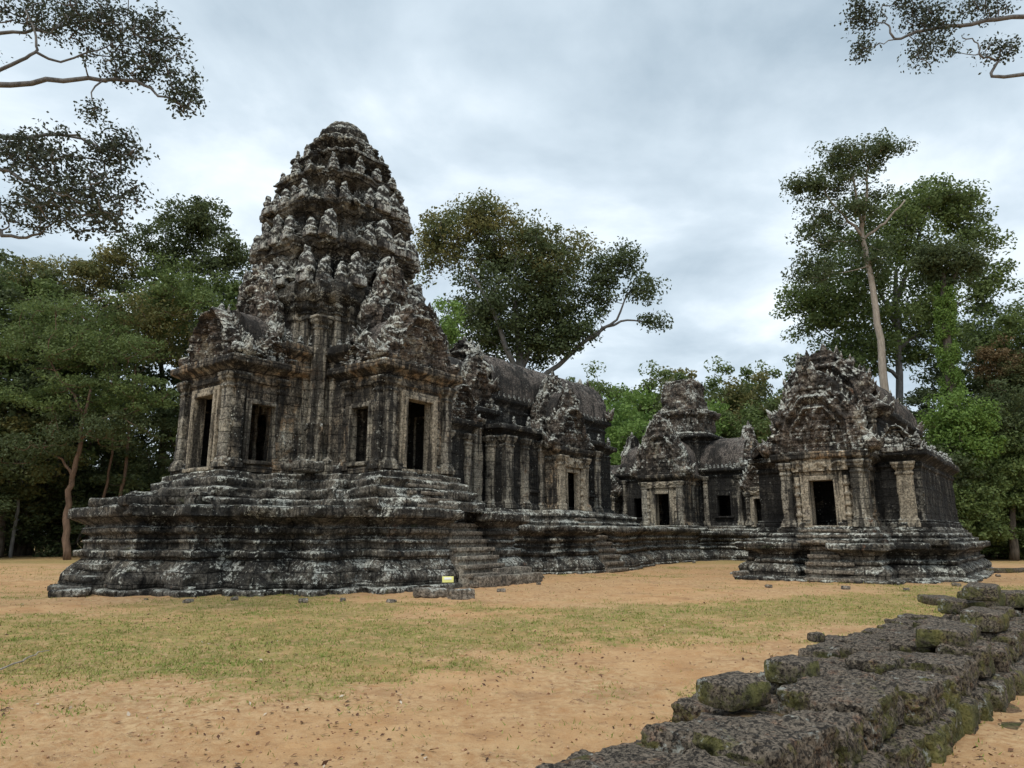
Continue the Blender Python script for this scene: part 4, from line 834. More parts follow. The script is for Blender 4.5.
tree('tall_pale_tree', 'tall slender tree with straight pale trunk and small high crown, behind the library', W(890, 540, Y)[:2], [W(892, 550, Y), W(886, 400, Y), W(880, 340, Y), W(871, 280, Y), W(863, 240, Y), W(858, 205, Y), W(852, 175, Y)], [.34, .29, .25, .21, .17, .1, .06],
     [([W(861, 228, Y), W(866, 200, Y), W(868, 165, Y)], [.18, .06]), ([W(862, 236, Y), W(845, 215, Y), W(822, 190, Y)], [.13, .05]), ([W(863, 240, Y), W(885, 222, Y), W(905, 200, Y)], [.12, .05])],
     [blobpx(850, 158, 40, 18, 42, Y), blobpx(885, 150, 20, 16, 18, Y), blobpx(812, 185, 22, 16, 18, Y), blobpx(838, 185, 34, 14, 18, Y), blobpx(822, 240, 26, 26, 18, Y), blobpx(870, 200, 20, 14, 8, Y), blobpx(840, 215, 40, 18, 26, Y), blobpx(815, 270, 26, 26, 22, Y), blobpx(875, 255, 26, 26, 14, Y)], 'dark', 'pale', per=100, cr=1.1, ls=.25, seed=3)
Y = 57
tree('leafy_tall_tree', 'tall leafy tree with wide ragged fresh-green crown behind the pale trunk', W(900, 540, Y)[:2], [W(902, 550, Y), W(900, 400, Y), W(897, 320, Y), W(896, 270, Y)], [.36, .26, .15],
     [([W(898, 330, Y), W(880, 290, Y), W(850, 270, Y)], [.2, .06]), ([W(897, 300, Y), W(915, 250, Y), W(930, 200, Y)], [.2, .06]), ([W(899, 350, Y), W(935, 320, Y), W(980, 290, Y)], [.2, .06]), ([W(900, 380, Y), W(860, 350, Y), W(820, 330, Y)], [.18, .05])],
     [blobpx(930, 200, 40, 24, 54, Y), blobpx(960, 215, 28, 28, 36, Y), blobpx(905, 235, 34, 34, 40, Y), blobpx(850, 280, 44, 36, 44, Y), blobpx(815, 318, 34, 24, 26, Y), blobpx(880, 330, 60, 40, 60, Y), blobpx(985, 285, 30, 26, 22, Y), blobpx(990, 240, 12, 20, 5, Y), blobpx(840, 358, 56, 26, 40, Y, 'mid'), blobpx(930, 300, 30, 40, 26, Y), blobpx(800, 300, 22, 18, 14, Y), blobpx(1000, 325, 30, 30, 26, Y), blobpx(870, 235, 50, 40, 40, Y), blobpx(835, 300, 50, 40, 34, Y), blobpx(910, 290, 50, 50, 40, Y), blobpx(950, 345, 50, 24, 36, Y), blobpx(975, 255, 34, 30, 22, Y)], 'mid', 'grey', per=110, cr=1.35, ls=.32, seed=4)
Y = 47
vt = tree('vine_covered_tree', 'tree trunk thickly wrapped in bright green creeper, dark crown on top, right of library', W(960, 540, Y)[:2], [W(962, 550, Y), W(957, 450, Y), W(950, 380, Y), W(946, 320, Y), W(943, 270, Y)], [.55, .45, .32, .25, .15],
     [([W(945, 300, Y), W(958, 270, Y), W(966, 250, Y)], [.12, .05])], [blobpx(944, 262, 28, 24, 46, Y, 'dark'), blobpx(972, 262, 16, 20, 16, Y, 'dark'), blobpx(925, 262, 12, 16, 10, Y, 'dark')], 'dark', 'dark', per=110, cr=.9, ls=.24, seed=5)
mb = MB(); rng = np.random.default_rng(55); tp_ = np.array([W(960, 500, Y), W(957, 450, Y), W(950, 380, Y), W(946, 320, Y), W(944, 285, Y)]) - np.array([*W(960, 540, Y)[:2], 0])
C = []
for i in range(170):
    k = rng.random() * (len(tp_) - 1); j = int(k); c = tp_[j] * (1 - k + j) + tp_[j + 1] * (k - j); a = rng.random() * 6.28; rr = .38 + .45 * (1 - k / 4) ** 1.5
    C.append(c + np.array([math.cos(a) * rr, math.sin(a) * rr, 0]))
leaves(mb, C, .38, 110, .17, rng, 1.1, .1); mb.build('creeper', LM['vine'], vt, uv=False)
# thicket of creeper-hung shrubs right of the library
rng = np.random.default_rng(77)
def thicket(label, px, py, rx, ry, n, Y, kind, seed, per=110, ls=.22, extra=()):
    b = W(px, 545, Y)
    return tree('creeper_thicket', label, b[:2], [np.array([b[0], b[1], 0]), W(px, min(545, py + ry * .6), Y), W(px + 3, py, Y)], [.3, .2, .1], [], [blobpx(px, py, rx, ry, n, Y, kind, .6)] + [blobpx(*e[:5], Y, e[5], .6) for e in extra], kind, 'dark', per=per, cr=.75, ls=ls, seed=seed, cat='thicket')
thicket('bright creeper mound piled against the foot of the vine-wrapped trunk', 962, 430, 36, 40, 120, 44, 'vine', 11, extra=[(975, 500, 30, 50, 90, 'mid')])
thicket('darker creeper-hung thicket close behind the library corner', 940, 500, 26, 56, 110, 43.5, 'mid', 12, extra=[(950, 470, 26, 30, 40, 'dark')])
thicket('dense green shrub wall at the right edge of the frame', 1012, 480, 36, 70, 150, 45, 'mid', 13, extra=[(1010, 420, 34, 40, 60, 'dark')])
thicket('rusty-brown tipped tree at the far right edge', 1003, 370, 26, 34, 60, 52, 'rust', 14, extra=[(1015, 400, 34, 44, 60, 'dark'), (1020, 330, 24, 26, 26, 'mid')])
# small trees in front of the dark wood, left
Y = 46
tree('forest_edge_tree', 'slim brown-trunked tree with layered green crown, standing before the dark wood on the left', W(68, 556, Y)[:2], [W(67, 560, Y), W(66, 520, Y), W(70, 490, Y), W(75, 470, Y), W(82, 430, Y), W(90, 390, Y)], [.24, .2, .18, .16, .12, .08],
     [([W(73, 478, Y), W(55, 455, Y), W(30, 440, Y)], [.1, .04]), ([W(80, 440, Y), W(110, 415, Y), W(140, 405, Y)], [.1, .04]), ([W(85, 415, Y), W(60, 380, Y), W(40, 350, Y)], [.09, .03])],
     [blobpx(100, 350, 62, 24, 60, Y, 'mid'), blobpx(130, 395, 44, 20, 36, Y, 'mid'), blobpx(60, 395, 52, 24, 46, Y, 'mid'), blobpx(40, 345, 40, 26, 34, Y, 'mid'), blobpx(100, 430, 60, 20, 40, Y, 'dark'), blobpx(80, 310, 60, 20, 30, Y, 'mid'), blobpx(40, 450, 44, 18, 26, Y, 'dark')], 'mid', 'brown', per=110, cr=1.05, ls=.2, seed=20, flat=.4)
Y = 50
tree('forest_edge_tree', 'thin dark tree with two close leaning stems just left of the tower base', W(118, 548, Y)[:2], [W(114, 560, Y), W(118, 510, Y), W(124, 480, Y), W(130, 420, Y), W(135, 370, Y)], [.14, .12, .1, .07], [([W(108, 550, Y), W(104, 500, Y), W(112, 440, Y), W(110, 400, Y)], [.12, .05])],
     [blobpx(150, 330, 50, 40, 60, Y, 'olive'), blobpx(175, 300, 40, 30, 40, Y, 'mid'), blobpx(120, 400, 40, 30, 30, Y, 'dark')], 'mid', 'brown', per=110, cr=1.1, ls=.25, seed=21)
tree('forest_edge_tree', 'thin pale stem under dark foliage near the left edge of the frame', W(14, 548, Y)[:2], [W(10, 560, Y), W(16, 520, Y), W(22, 480, Y), W(26, 430, Y)], [.13, .1, .07], [], [blobpx(25, 400, 40, 40, 40, Y, 'dark'), blobpx(10, 330, 40, 40, 40, Y, 'mid')], 'dark', 'grey', per=110, cr=1.1, ls=.25, seed=22)
Y = 56
tree('round_crown_tree', 'dark dense round-topped tree standing tallest behind the left porch', W(195, 540, Y)[:2], [W(195, 550, Y), W(193, 400, Y), W(190, 260, Y)], [.5, .3, .15], [([W(192, 330, Y), W(170, 280, Y), W(150, 240, Y)], [.18, .05])],
     [blobpx(195, 222, 34, 26, 56, Y, 'dark'), blobpx(170, 245, 46, 26, 46, Y, 'dark'), blobpx(225, 262, 30, 30, 40, Y, 'dark'), blobpx(185, 300, 60, 50, 90, Y, 'mid'), blobpx(230, 320, 40, 50, 60, Y, 'mid')], 'dark', 'grey', per=110, cr=1.15, ls=.3, seed=23)
tree('olive_crown_tree', 'wide olive-green crown over the left wood, its top reaching the overhanging boughs', W(70, 540, Y)[:2], [W(70, 550, Y), W(75, 400, Y), W(80, 300, Y)], [.5, .3, .15], [], [blobpx(60, 285, 56, 24, 70, Y, 'olive'), blobpx(110, 270, 40, 24, 46, Y, 'olive'), blobpx(20, 290, 40, 26, 40, Y, 'mid'), blobpx(70, 340, 90, 40, 90, Y, 'mid')], 'olive', 'grey', per=110, cr=1.2, ls=.3, seed=24)
# ---- boughs reaching in overhead from trees that stand outside the frame
Y = 13
b = np.array([-17.5, 12.5, 0]); t = [b, b + [0.3, 0, 5], b + [.2, .2, 9], b + [0, 0, 13]]
tree('overhanging_tree', 'grey-barked tree beyond the left edge, its sparse leafy boughs hanging across the upper left sky', b[:2], t, [.45, .38, .3, .2],
     [([t[2], W(-180, 130, Y), W(-60, 92, Y), W(30, 82, Y), W(90, 79, Y), W(135, 82, Y), W(165, 98, Y), W(196, 112, Y)], [.14, .1, .07, .055, .045, .035, .02, .01]),
      ([t[3], W(-160, 10, Y), W(-60, 40, Y + .5), W(0, 34, Y + .5), W(45, 30, Y + .5), W(90, 20, Y)], [.1, .07, .05, .04, .03, .015]),
      ([W(-60, 92, Y), W(-20, 80, Y - .4), W(20, 62, Y - .4), (W(36, 50, Y - .4)), W(34, 30, Y - .4), W(25, 10, Y - .4)], [.05, .03, .015]),
      ([W(36, 52, Y - .4), W(60, 62, Y), W(90, 52, Y), W(120, 42, Y)], [.03, .01]),
      ([t[2] - [0, 0, 1], W(-140, 120, Y - 1), W(-40, 130, Y - 1), W(20, 137, Y - 1), W(70, 136, Y - 1), W(112, 152, Y - 1)], [.1, .07, .05, .03, .015]),
      ([t[1] + [0, 0, 2], W(-140, 200, Y - 1), W(-40, 160, Y - 1), W(0, 170, Y - 1), W(40, 188, Y - 1), W(70, 195, Y - 1)], [.1, .06, .04, .03, .015]),
      ([t[1] + [0, 0, 1], W(-100, 240, Y), W(-20, 226, Y), W(10, 238, Y), (W(40, 234, Y)), W(62, 212, Y)], [.09, .05, .03, .012])],
     [blobpx(100, 22, 84, 34, 110, Y, None, .5), blobpx(150, 55, 46, 40, 50, Y, None, .5), blobpx(186, 90, 24, 28, 30, Y, None, .5), blobpx(35, 15, 50, 20, 30, Y, None, .5), blobpx(120, 70, 50, 10, 18, Y, None, .5),
      blobpx(60, 160, 74, 30, 70, Y - 1, None, .5), blobpx(120, 148, 32, 18, 26, Y - 1, None, .5), blobpx(85, 195, 70, 32, 80, Y - 1, None, .5), blobpx(20, 150, 34, 20, 24, Y - 1, None, .5), blobpx(40, 218, 44, 18, 28, Y, None, .5), blobpx(100, 222, 40, 16, 24, Y, None, .5), blobpx(90, 112, 18, 10, 8, Y, None, .5), blobpx(20, 205, 26, 14, 12, Y, None, .5), blobpx(-60, 60, 60, 60, 50, Y, None, .5), blobpx(-60, 180, 60, 60, 50, Y, None, .5)],
     'grey', 'grey', per=30, cr=.30, ls=.085, seed=30, twig=.036, jit=.02, flat=.8)
Y = 17
b = np.array([19.5, 16.5, 0]); t = [b, b + [-.3, 0, 6], b + [-.2, .2, 12], b + [0, 0, 17]]
tree('overhanging_tree', 'grey-barked tree beyond the right edge, crooked bough dipping into the upper right corner', b[:2], t, [.5, .4, .32, .2],
     [([t[2], W(1160, 60, Y), W(1080, 8, Y), W(1024, 16, Y), W(975, 23, Y), W(925, 31, Y), W(896, 38, Y), W(888, 25, Y), W(884, 12, Y)], [.13, .09, .07, .06, .05, .035, .025, .012]), ([W(896, 38, Y), W(880, 44, Y)], [.02, .01]),
      ([t[2] - [0, 0, 1.5], W(1130, 100, Y), W(1060, 78, Y), W(1024, 75, Y), W(992, 76, Y), W(998, 60, Y), W(980, 56, Y), W(978, 44, Y), W(962, 38, Y)], [.12, .09, .06, .05, .035, .03, .02, .015])],
     [blobpx(862, 16, 18, 20, 26, Y, None, .5), blobpx(858, 50, 14, 14, 12, Y, None, .5), blobpx(930, 20, 28, 22, 40, Y, None, .5), blobpx(920, 55, 16, 20, 16, Y, None, .5), blobpx(985, 6, 36, 12, 24, Y, None, .5), blobpx(1000, 50, 22, 16, 18, Y, None, .5), blobpx(900, 4, 30, 10, 14, Y, None, .5), blobpx(1080, 30, 40, 40, 30, Y, None, .5), blobpx(945, 45, 20, 12, 10, Y, None, .5)],
     'grey', 'grey', per=30, cr=.38, ls=.10, seed=31, twig=.034, jit=.025, flat=.8)
# ---- the wood that closes off the clearing: a few kinds, copied
def kind(seed, h, cw, leaf, low, n=110, ls=.34, per=120):
    rng = np.random.default_rng(seed); z = [0, h * .35, h * .6, h * .8]; tr = [np.array([rng.normal() * .3 * i, rng.normal() * .3 * i, z[i]]) for i in range(4)]
    bl = []; k = 7
    for i in range(k):
        a = i * 2.4; zz = h * (low + (1 - low) * (.15 + .7 * (i / (k - 1)))); r = cw * (1.0 - .55 * abs(i / (k - 1) - .35)) * .62
        bl.append((np.array([math.cos(a) * cw * .42 * (1 - i / k * .7), math.sin(a) * cw * .42 * (1 - i / k * .7), zz]), r, r, h * (1 - low) * .19, n // k, None))
    lm = [([tr[2] * .9, tr[2] + (q[0] - tr[2]) * .5, q[0]], [.16, .05]) for q in bl[:4]]
    T = tree('forest_tree', 'tree of the dense green wood that closes off the clearing behind the ruins', (0, 0), tr, [.4, .3, .2, .1], lm, bl, leaf, 'dark', per=per, cr=1.15, ls=ls, group='trees of the wood behind the ruins', seed=seed)
    T['h'] = float(h); return T
KT = [kind(201, 16, 6.5, 'mid', .22), kind(202, 20, 7.5, 'dark', .3), kind(203, 12, 6, 'bright', .12), kind(204, 14, 6, 'olive', .2), kind(205, 7, 5.5, 'dark', .0, 90, .26), kind(206, 6, 4.5, 'mid', .0, 80, .24)]
used = set()
def wood(px, top, Y, k, wide=1.0):
    b = W(px, 540, Y); z = W(px, top, Y)[2]; K = KT[k]; sz = z / K['h'] * .95
    if k in used:
        T_ = copy(K)
        for ch in K.children: copy(ch, T_)
    else: T_ = K; used.add(k)
    T_.location = (b[0], b[1], 0); T_.rotation_euler = (0, 0, random.uniform(0, 6.28)); sw = wide * max(.75, min(1.4, sz ** .5)); T_.scale = (sw, sw, sz)
# left wood
for a in [(-30, 250, 52, 1), (20, 275, 54, 0), (-70, 300, 48, 0), (55, 300, 60, 1), (105, 280, 58, 1), (150, 265, 62, 1), (235, 270, 60, 1), (240, 330, 56, 0), (0, 380, 50, 3), (60, 420, 56, 1), (120, 430, 58, 1), (170, 400, 54, 1), (215, 400, 60, 1), (270, 300, 66, 1), (-60, 440, 46, 1), (30, 470, 55, 4, 1.3), (90, 470, 55, 4, 1.3), (150, 470, 53, 4, 1.3), (-20, 470, 52, 4, 1.3), (200, 470, 55, 4, 1.3), (60, 490, 60, 4, 1.4), (130, 480, 62, 4, 1.4), (0, 480, 62, 4, 1.4), (180, 440, 66, 1), (110, 420, 68, 1), (40, 420, 68, 1), (-20, 400, 68, 1), (350, 360, 66, 1), (420, 300, 68, 1), (460, 400, 64, 0)]: wood(*a)
# middle: bright trees behind the gate
for a in [(590, 375, 64, 2), (625, 372, 70, 2), (610, 400, 60, 2), (655, 362, 74, 0), (672, 358, 80, 3), (700, 385, 68, 2), (725, 358, 76, 0), (745, 368, 72, 3), (770, 362, 74, 0), (640, 420, 62, 1), (720, 420, 70, 0), (690, 410, 66, 1), (765, 400, 66, 0), (590, 440, 60, 1), (660, 450, 68, 4, 1.3), (730, 450, 70, 4, 1.3), (600, 360, 78, 0), (790, 395, 62, 0), (540, 370, 72, 1), (490, 380, 70, 1)]: wood(*a)
# right
for a in [(800, 385, 62, 3), (830, 380, 60, 0), (860, 390, 58, 3), (890, 400, 60, 0), (925, 380, 56, 1), (915, 420, 52, 3), (985, 340, 58, 1), (1020, 300, 60, 1), (1050, 330, 54, 0), (1000, 400, 56, 1), (1030, 420, 50, 1), (960, 420, 60, 1), (1070, 380, 48, 1), (880, 440, 54, 4, 1.2), (930, 450, 52, 4, 1.2), (985, 470, 52, 4, 1.2), (1040, 470, 48, 4, 1.2), (1100, 300, 52, 1), (960, 520, 47, 5), (1000, 525, 48, 5), (1035, 520, 46, 5), (850, 440, 66, 4, 1.3), (800, 450, 66, 4, 1.3)]: wood(*a)
for a in [(-150, 300, 50, 0), (-230, 280, 46, 1), (-320, 300, 44, 0), (-420, 290, 42, 1), (-540, 300, 40, 0), (-120, 460, 50, 4, 1.3), (-260, 460, 46, 4, 1.3), (-400, 460, 42, 4, 1.3), (1160, 320, 48, 0), (1260, 320, 44, 1), (1380, 320, 42, 0), (1180, 460, 44, 4, 1.3), (1320, 460, 42, 4, 1.3)]: wood(*a)
for k_ in range(24): wood(-90 + k_ * 50, 440 + (k_ % 3) * 12, 92 + (k_ % 4) * 5, (1, 4, 1, 0)[k_ % 4], 1.6)

# =================================================================== laterite enclosure wall, foreground right
def laterite(mo=0.0):
    m = NT('laterite'); P = m.n('ShaderNodeTexCoord').outputs['Object']
    mpp = m.n('ShaderNodeMapping', {'Vector': P, 'Location': (2, 7, 5)}).outputs[0]
    big = m.noise(P, 1.4, 4, .6); med = m.noise(P, 6, 6, .65); fine = m.noise(P, 30, 6, .75)
    v = m.n('ShaderNodeTexVoronoi', {'Vector': m.n('ShaderNodeVectorMath', {0: P, 1: m.n('ShaderNodeVectorMath', {0: m.n('ShaderNodeTexNoise', {'Vector': P, 'Scale': 18.}).outputs['Color'], 'Scale': .05}, operation='SCALE').outputs[0]}, operation='ADD').outputs[0], 'Scale': 42.0, 'Randomness': 1.0}).outputs['Distance']
    v2 = m.n('ShaderNodeTexVoronoi', {'Vector': P, 'Scale': 17.0}).outputs['Distance']
    col = m.mix(m.ramp(fine, .35, .65), (.062, .051, .039), (.225, .182, .138))
    col = m.mix(m.math('MULTIPLY', m.ramp(med, .54, .68), .5), col, m.mix(m.ramp(fine, .4, .6), (.10, .042, .024), (.24, .115, .06)))
    pit = m.ramp(m.noise(P, 46, 3, .6), .535, .60); pit2 = m.ramp(m.noise(mpp, 21, 4, .6), .56, .62)
    col = m.mix(m.math('MULTIPLY', m.math('MAXIMUM', pit, pit2), .8), col, (.012, .010, .009))
    g = m.n('ShaderNodeNewGeometry'); nz = m.n('ShaderNodeSeparateXYZ', {0: g.outputs['Normal']}).outputs[2]
    mp = m.n('ShaderNodeMapping', {'Vector': P, 'Location': (4, 9, 2)}).outputs[0]
    side = m.ramp(nz, .75, .1, -.01 + mo, .10 + mo)
    ms = m.ramp(m.math('ADD', m.math('ADD', m.math('MULTIPLY', m.noise(mp, 2.2, 5, .65), .65), m.math('MULTIPLY', fine, .35)), side), .56, .66)
    col = m.mix(m.math('MULTIPLY', ms, .8), col, m.mix(m.ramp(med, .4, .6), (.065, .070, .018), (.16, .155, .045)))
    lf = m.ramp(m.math('ADD', m.math('MULTIPLY', m.noise(mp, 3.6, 5, .7), .6), m.math('MULTIPLY', m.noise(P, 22, 5, .8), .4)), .575, .625)
    col = m.mix(m.math('MULTIPLY', lf, .85), col, (.34, .35, .31))
    h = m.math('SUBTRACT', m.math('ADD', m.math('MULTIPLY', fine, .8), m.math('MULTIPLY', med, .8)), m.math('ADD', m.math('MULTIPLY', pit, .45), m.math('MULTIPLY', pit2, .6)))
    return m.out(col, .93, h, 1.0, .022)
M['laterite'] = laterite(); M['laterite_mossy'] = laterite(.05)
m_ = NT('wall_soil'); P_ = m_.n('ShaderNodeTexCoord').outputs['Object']; f1 = m_.noise(P_, 20, 6, .75); M['soil'] = m_.out(m_.mix(m_.ramp(m_.noise(P_, 4, 4, .7), .45, .6), m_.mix(m_.ramp(f1, .35, .65), (.10, .06, .035), (.30, .19, .11)), m_.mix(m_.ramp(f1, .4, .6), (.05, .05, .018), (.13, .125, .045))), .95, f1, 1.0, .04)
wx, wy = EN(3.0, 1.95); wang = BR + math.atan2(-.95, 13.5)
LW = thing('laterite_wall', 'low ruined wall of pitted brown laterite blocks with moss, running along the clearing at lower right', 'stone wall', (wx, wy, 0), wang)
def stone_at(x, y, z, sx, sy, sz, seed, near, yaw=0., tilt=0.):
    m = MB(); rbox(m, (0, 0, 0), (sx, sy, sz), .015 if near > .5 else (.03 if near else .05), .030, min(.045, sz * .3), seed=seed, fs=3.4, yaw=yaw, tilt=tilt)
    V = m.v[0]; V += vnoise3(V + seed, 13, seed, 2) * .022; d1, _ = wor(V + seed, 6.0, seed); V *= (1 - .10 * sst(.35, .75, d1))[:, None]; d1, _ = wor(V + seed, 24.0, seed); V *= (1 - .03 * sst(.3, .7, d1))[:, None]; V += np.array([x, y, z]); return m
random.seed(41)
rows = [(1.04, .30, .30), (.62, .34, .32), (.12, .43, .30), (-.38, .47, .30)]      # y offset, top height, thickness: left edge is half buried
i = 0
def skew(x): return -.05 * (x - 2.8)
def inset(r, x): return -(.30, .26, .12, 0)[r] * math.exp(-((x - 2.3) / 2.2) ** 2)
for r, (yo, top, hh) in enumerate(rows):
    x = -1.6 + r * .23 if r else 2.6
    while x < (9.5 if r == 0 else 15.5):
        l = random.uniform(.42, .95); near = 1 if x < 4.5 else (.4 if x < 8 else 0)
        if not (r == 2 and 1.7 < x < 2.2) and not (r == 1 and 2.9 < x < 3.4):
            wd = .5 + random.uniform(-.07, .03); t_ = top + random.uniform(-.06, .05) + .06 * math.exp(-((x - 10) / 4.) ** 2) - ((.0, .13, .05, 0)[r] * (1 - min(1, max(0, x / 3))))
            stone_at(x + l / 2, yo + skew(x) + inset(r, x) + random.uniform(-.05, .05), t_ - hh / 2, l - .015, wd, hh, i, near, random.uniform(-.07, .07), random.uniform(-.05, .05)).build('laterite_block', M['laterite'], LW)
        x += l + .012; i += 1
x = -1.5
while x < 14:                                                            # lower course showing on the path side
    l = random.uniform(.45, .9)
    stone_at(x + l / 2, -.50 + skew(x) + random.uniform(-.04, .04), .06, l - .015, .46, .30, 400 + i, 1 if x < 4 else 0, random.uniform(-.06, .06)).build('laterite_block', M['laterite_mossy'], LW); x += l + .015; i += 1
m = MB(); gxx = np.arange(-1.8, 16, .06); gyy = np.arange(-1.05, 1.05, .06); XX, YY = np.meshgrid(gxx, gyy); Pp = np.column_stack([XX.ravel(), YY.ravel(), XX.ravel() * 0])
ye = .74 - .34 * np.exp(-((XX.ravel() - 2.3) / 2.2) ** 2) - .05 * (XX.ravel() - 2.8); YY = YY + 0; zz = .30 * sst(.22, 0, YY.ravel() - ye) * sst(-.62, -.5, YY.ravel()) + .09 * (fbm(Pp, 2.5, 4, 5) - .5) - .03
m.add(np.column_stack([XX.ravel(), YY.ravel(), zz]), [quad_grid(len(gyy), len(gxx))], attr=.15 + .25 * fbm(Pp, 3, 3, 9)); m.build('rubble_core', M['soil'], LW, attr='grass', smooth=True)
def loose(px, py, z, s, yaw, label, seed, name='laterite_block', mat='laterite', group=None, step=.018, r=.08, cat='stone block'):
    x, y = gp(px, py, z); m = MB(); rbox(m, (0, 0, s[2] / 2 - .02), s, step, .018 * (s[0] / .5), min(r, s[2] * .28), seed=seed, fs=3.0)
    V = m.v[0]; V += vnoise3(V + seed, 12, seed, 2) * .02
    o = m.build(name, M[mat], None, smooth=step < .03); o.location = (x, y, z); o.rotation_euler = (random.uniform(-.06, .06), random.uniform(-.06, .06), yaw); return tag(o, label, cat, group)
loose(734, 702, .34, (.50, .36, .20), .55, 'mossy laterite block lying loose, first of two on the left edge of the low wall', 501)
loose(793, 680, .38, (.46, .32, .2), .75, 'flat-topped laterite block just beyond the mossy loose one, on the wall\'s left edge', 502)
loose(948, 641, .50, (.9, .5, .18), .9, 'long dark laterite slab lying crosswise on top of the wall, mid-length', 503)
loose(985, 628, .53, (.6, .42, .22), .8, 'thick laterite block behind the long crosswise slab on the wall top', 504)
loose(962, 612, .48, (.55, .42, .2), .5, 'squat laterite block near the far end of the wall, in front of the heap', 505)
loose(985, 607, .52, (.8, .5, .26), .7, 'large laterite block in the heap at the wall\'s far end', 506)
loose(1012, 606, .52, (.7, .5, .24), .2, 'laterite block of the far heap, cut by the right edge of the frame', 507)
loose(982, 598, .72, (.7, .4, .2), .9, 'topmost flat block on the heap at the wall\'s far end', 508)
loose(938, 603, .42, (.5, .4, .14), .1, 'thin worn laterite slab on the wall\'s left edge before the far heap', 509)
loose(1002, 616, .52, (.26, .22, .14), .3, 'small round laterite lump resting on the far wall top', 510)
loose(816, 640, .42, (.16, .14, .1), .3, 'fist-sized pale stone on the left edge of the wall', 511, 'stone')
loose(720, 766, .36, (.16, .1, .05), .9, 'small pinkish sandstone chip on the wall top at the bottom of the frame', 512, 'stone_chip', 'frame', cat='stone')
# loose sandstone about the clearing
loose(430, 597, 0, (.85, .5, .24), .2, 'rounded dark sandstone block on the grass left of the tower stair foot', 520, 'sandstone_block', 'step', step=.04)
loose(461, 599, 0, (.62, .42, .26), .35, 'squared brown sandstone block on the grass below the yellow card', 521, 'sandstone_block', 'step', step=.04, r=.03)
loose(741, 577, 0, (.5, .4, .24), .5, 'small squared stone beside the left foot of the library platform', 522, 'sandstone_block', 'step', step=.05, r=.04)
loose(70, 596, 0, (.9, .5, .2), .2, 'flat fallen slab at the left corner of the tower base', 523, 'sandstone_block', 'terrace', step=.05)
# little yellow card on the stair
def plain(name, c, rough=.6):
    m = NT(name); return m.out(m.mix(.5, c, c), rough)
cx_, cy_ = gp(448, 583, .34); T_ = thing('information_card', 'small yellow and white card propped on the lowest step of the tower stair', 'sign', (cx_, cy_, .34), .15)
m = MB(); rbox(m, (0, .03, .10), (.30, .014, .16), .2, 0, .004); o = m.build('card', plain('card_yellow', (.75, .72, .25)), T_); o.rotation_euler = (-.3, 0, 0)
m = MB(); rbox(m, (0, .018, .12), (.19, .006, .06), .2, 0, .002); o = m.build('white_panel', plain('card_white', (.8, .8, .74)), T_); o.rotation_euler = (-.3, 0, 0)
# fragments fallen along the foot of the platforms
random.seed(91)
for k_, (px, py) in enumerate([(150, 600), (185, 603), (236, 600), (300, 602), (345, 601), (388, 603), (540, 584), (565, 574), (625, 569), (690, 563), (768, 587), (842, 589), (905, 590), (960, 586), (1004, 576), (500, 592)]):
    q = random.uniform(.12, .26); loose(px + random.uniform(-6, 6), py, 0, (q, q * .7, q * .45), random.uniform(0, 3), 'small grey sandstone fragment lying in the sand along the foot of the temple platforms', 600 + k_, 'stone_fragment', 'step', 'stone fragments along the platforms', .04, .03, 'stone')
# low kerb and path edge beyond the library
m = MB(); p0 = gp(985, 573); p1 = gp(1100, 571); d_ = np.array(p1) - np.array(p0); rbox(m, (0, 0, .08), (np.hypot(*d_), .3, .22), .15, .03, .05, seed=9)
o = m.build('stone_kerb', M['laterite'], None); o.location = ((p0[0] + p1[0]) / 2, (p0[1] + p1[1]) / 2, 0); o.rotation_euler = (0, 0, math.atan2(d_[1], d_[0])); tag(o, 'low laterite kerb at the far edge of the sand, right of the library', 'kerb')
# fallen twig on the grass
m = MB(); limb_nodes([np.array([*gp(0, 672), .03]), np.array([*gp(20, 665), .05]), np.array([*gp(34, 657), .03]), np.array([*gp(48, 654), .04])], [.012, .006], m, np.random.default_rng(3), .01); tag(m.build('fallen_twig', BK['pale'], None), 'thin pale fallen twig lying on the grass at the left edge', 'twig')

# =================================================================== ground cover
rng = np.random.default_rng(9)
def scatter(n, ymin, ymax, xr=.80, pw=1.0):
    u = rng.random(n); y = ymin * (ymax / ymin) ** u if pw == 1 else ymin + (ymax - ymin) * u
    x = (rng.random(n) * 2 - 1) * xr * y; return x, y
x, y = scatter(260000, 4.2, 36); g = grass_mask(x, y); keep = rng.random(len(x)) < np.clip((g - .22) * 1.7, .012, 1) * (.25 + 1.2 * sst(.42, .58, fbm(np.column_stack([x, y, x * 0]), 3.0, 3, 61))); x, y = x[keep], y[keep]
n = len(x); z = ground_z(x, y); a = rng.random(n) * 6.28; h = rng.uniform(.010, .034, n) * (1 + .035 * y); wd = rng.uniform(.003, .006, n) * (1 + .06 * y); lx = rng.normal(size=n) * .02; ly = rng.normal(size=n) * .02
V = np.stack([np.column_stack([x - np.cos(a) * wd, y - np.sin(a) * wd, z]), np.column_stack([x + np.cos(a) * wd, y + np.sin(a) * wd, z]), np.column_stack([x + lx, y + ly, z + h])], 1).reshape(-1, 3)
gm = NT('grass_blades'); gg = gm.n('ShaderNodeNewGeometry'); c_ = gm.mix(gg.outputs['Random Per Island'], (.17, .20, .04), (.42, .36, .13)); c_ = gm.mix(gm.ramp(gm.noise(gm.n('ShaderNodeTexCoord').outputs['Object'], .8, 3), .4, .6), c_, (.19, .24, .05)); gm.out(c_, .8)
m = MB(); m.add(V, [np.arange(len(V)).reshape(-1, 3)]); tag(m.build('short_grass', gm.m, None, uv=False), kind='stuff')
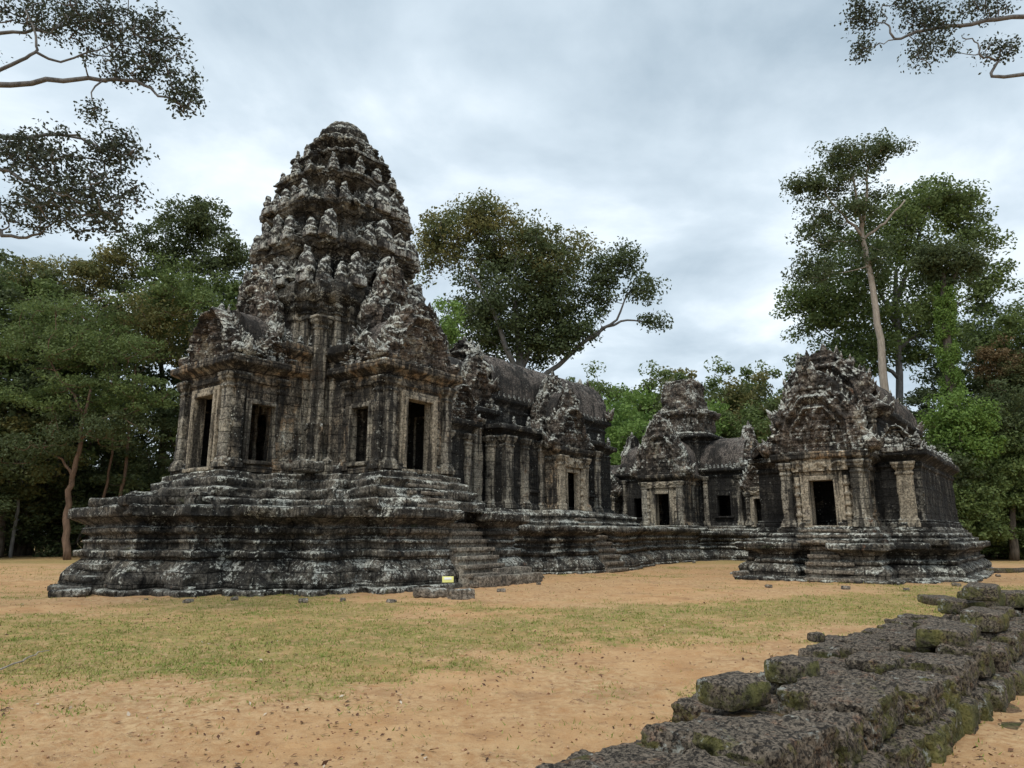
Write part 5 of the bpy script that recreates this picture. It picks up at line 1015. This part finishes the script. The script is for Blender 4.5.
x, y = scatter(5200, 4.5, 34); kk = fbm(np.column_stack([x, y, x * 0]), .9, 3, 77) > rng.random(len(x)) * .35 + .42; x, y = x[kk], y[kk]; n = len(x); z = ground_z(x, y) + .012; s_ = rng.uniform(.012, .034, n) * (1 + .02 * y); nm = rng.normal(size=(n, 3)) * .35 + [0, 0, 1]; nm /= np.linalg.norm(nm, axis=1, keepdims=True)
t = rng.normal(size=(n, 3)); t -= (t * nm).sum(1)[:, None] * nm; t /= np.linalg.norm(t, axis=1, keepdims=True); b = np.cross(nm, t); p = np.column_stack([x, y, z]); S_ = s_[:, None]
V = np.stack([p - t * S_, p + b * S_ * .45 + [0, 0, .004], p + t * S_, p - b * S_ * .45 + [0, 0, .004]], 1).reshape(-1, 3)
lm = NT('dry_leaves'); gg = lm.n('ShaderNodeNewGeometry'); cr_ = lm.n('ShaderNodeValToRGB', {0: gg.outputs['Random Per Island']}); e = cr_.color_ramp.elements; e[0].color = (.05, .025, .015, 1); e[1].color = (.55, .48, .38, 1); q = e.new(.6); q.color = (.12, .055, .03, 1); q = e.new(.88); q.color = (.24, .13, .06, 1); lm.out(cr_.outputs[0], .8)
m = MB(); m.add(V, [np.arange(len(V)).reshape(-1, 4)]); tag(m.build('leaf_litter', lm.m, None, uv=False), kind='stuff')
x, y = scatter(5200, 4.3, 26); n = len(x); z = ground_z(x, y); s_ = rng.uniform(.004, .014, n) * (1 + .03 * y)
oc = np.array([[1, 0, 0], [0, 1, 0], [-1, 0, 0], [0, -1, 0], [0, 0, .8], [0, 0, -.5]]); V = (np.column_stack([x, y, z + .002])[:, None, :] + oc[None] * s_[:, None, None] * rng.uniform(.6, 1.3, (n, 6, 1))).reshape(-1, 3)
fo = np.array([[0, 1, 4], [1, 2, 4], [2, 3, 4], [3, 0, 4], [1, 0, 5], [2, 1, 5], [3, 2, 5], [0, 3, 5]]); Fc = (np.arange(n)[:, None, None] * 6 + fo[None]).reshape(-1, 3)
pm = NT('soil_crumbs'); gg = pm.n('ShaderNodeNewGeometry'); pm.out(pm.mix(gg.outputs['Random Per Island'], (.20, .09, .045), (.55, .36, .22)), .9)
m = MB(); m.add(V, [Fc]); tag(m.build('soil_crumbs', pm.m, None, uv=False), kind='stuff')
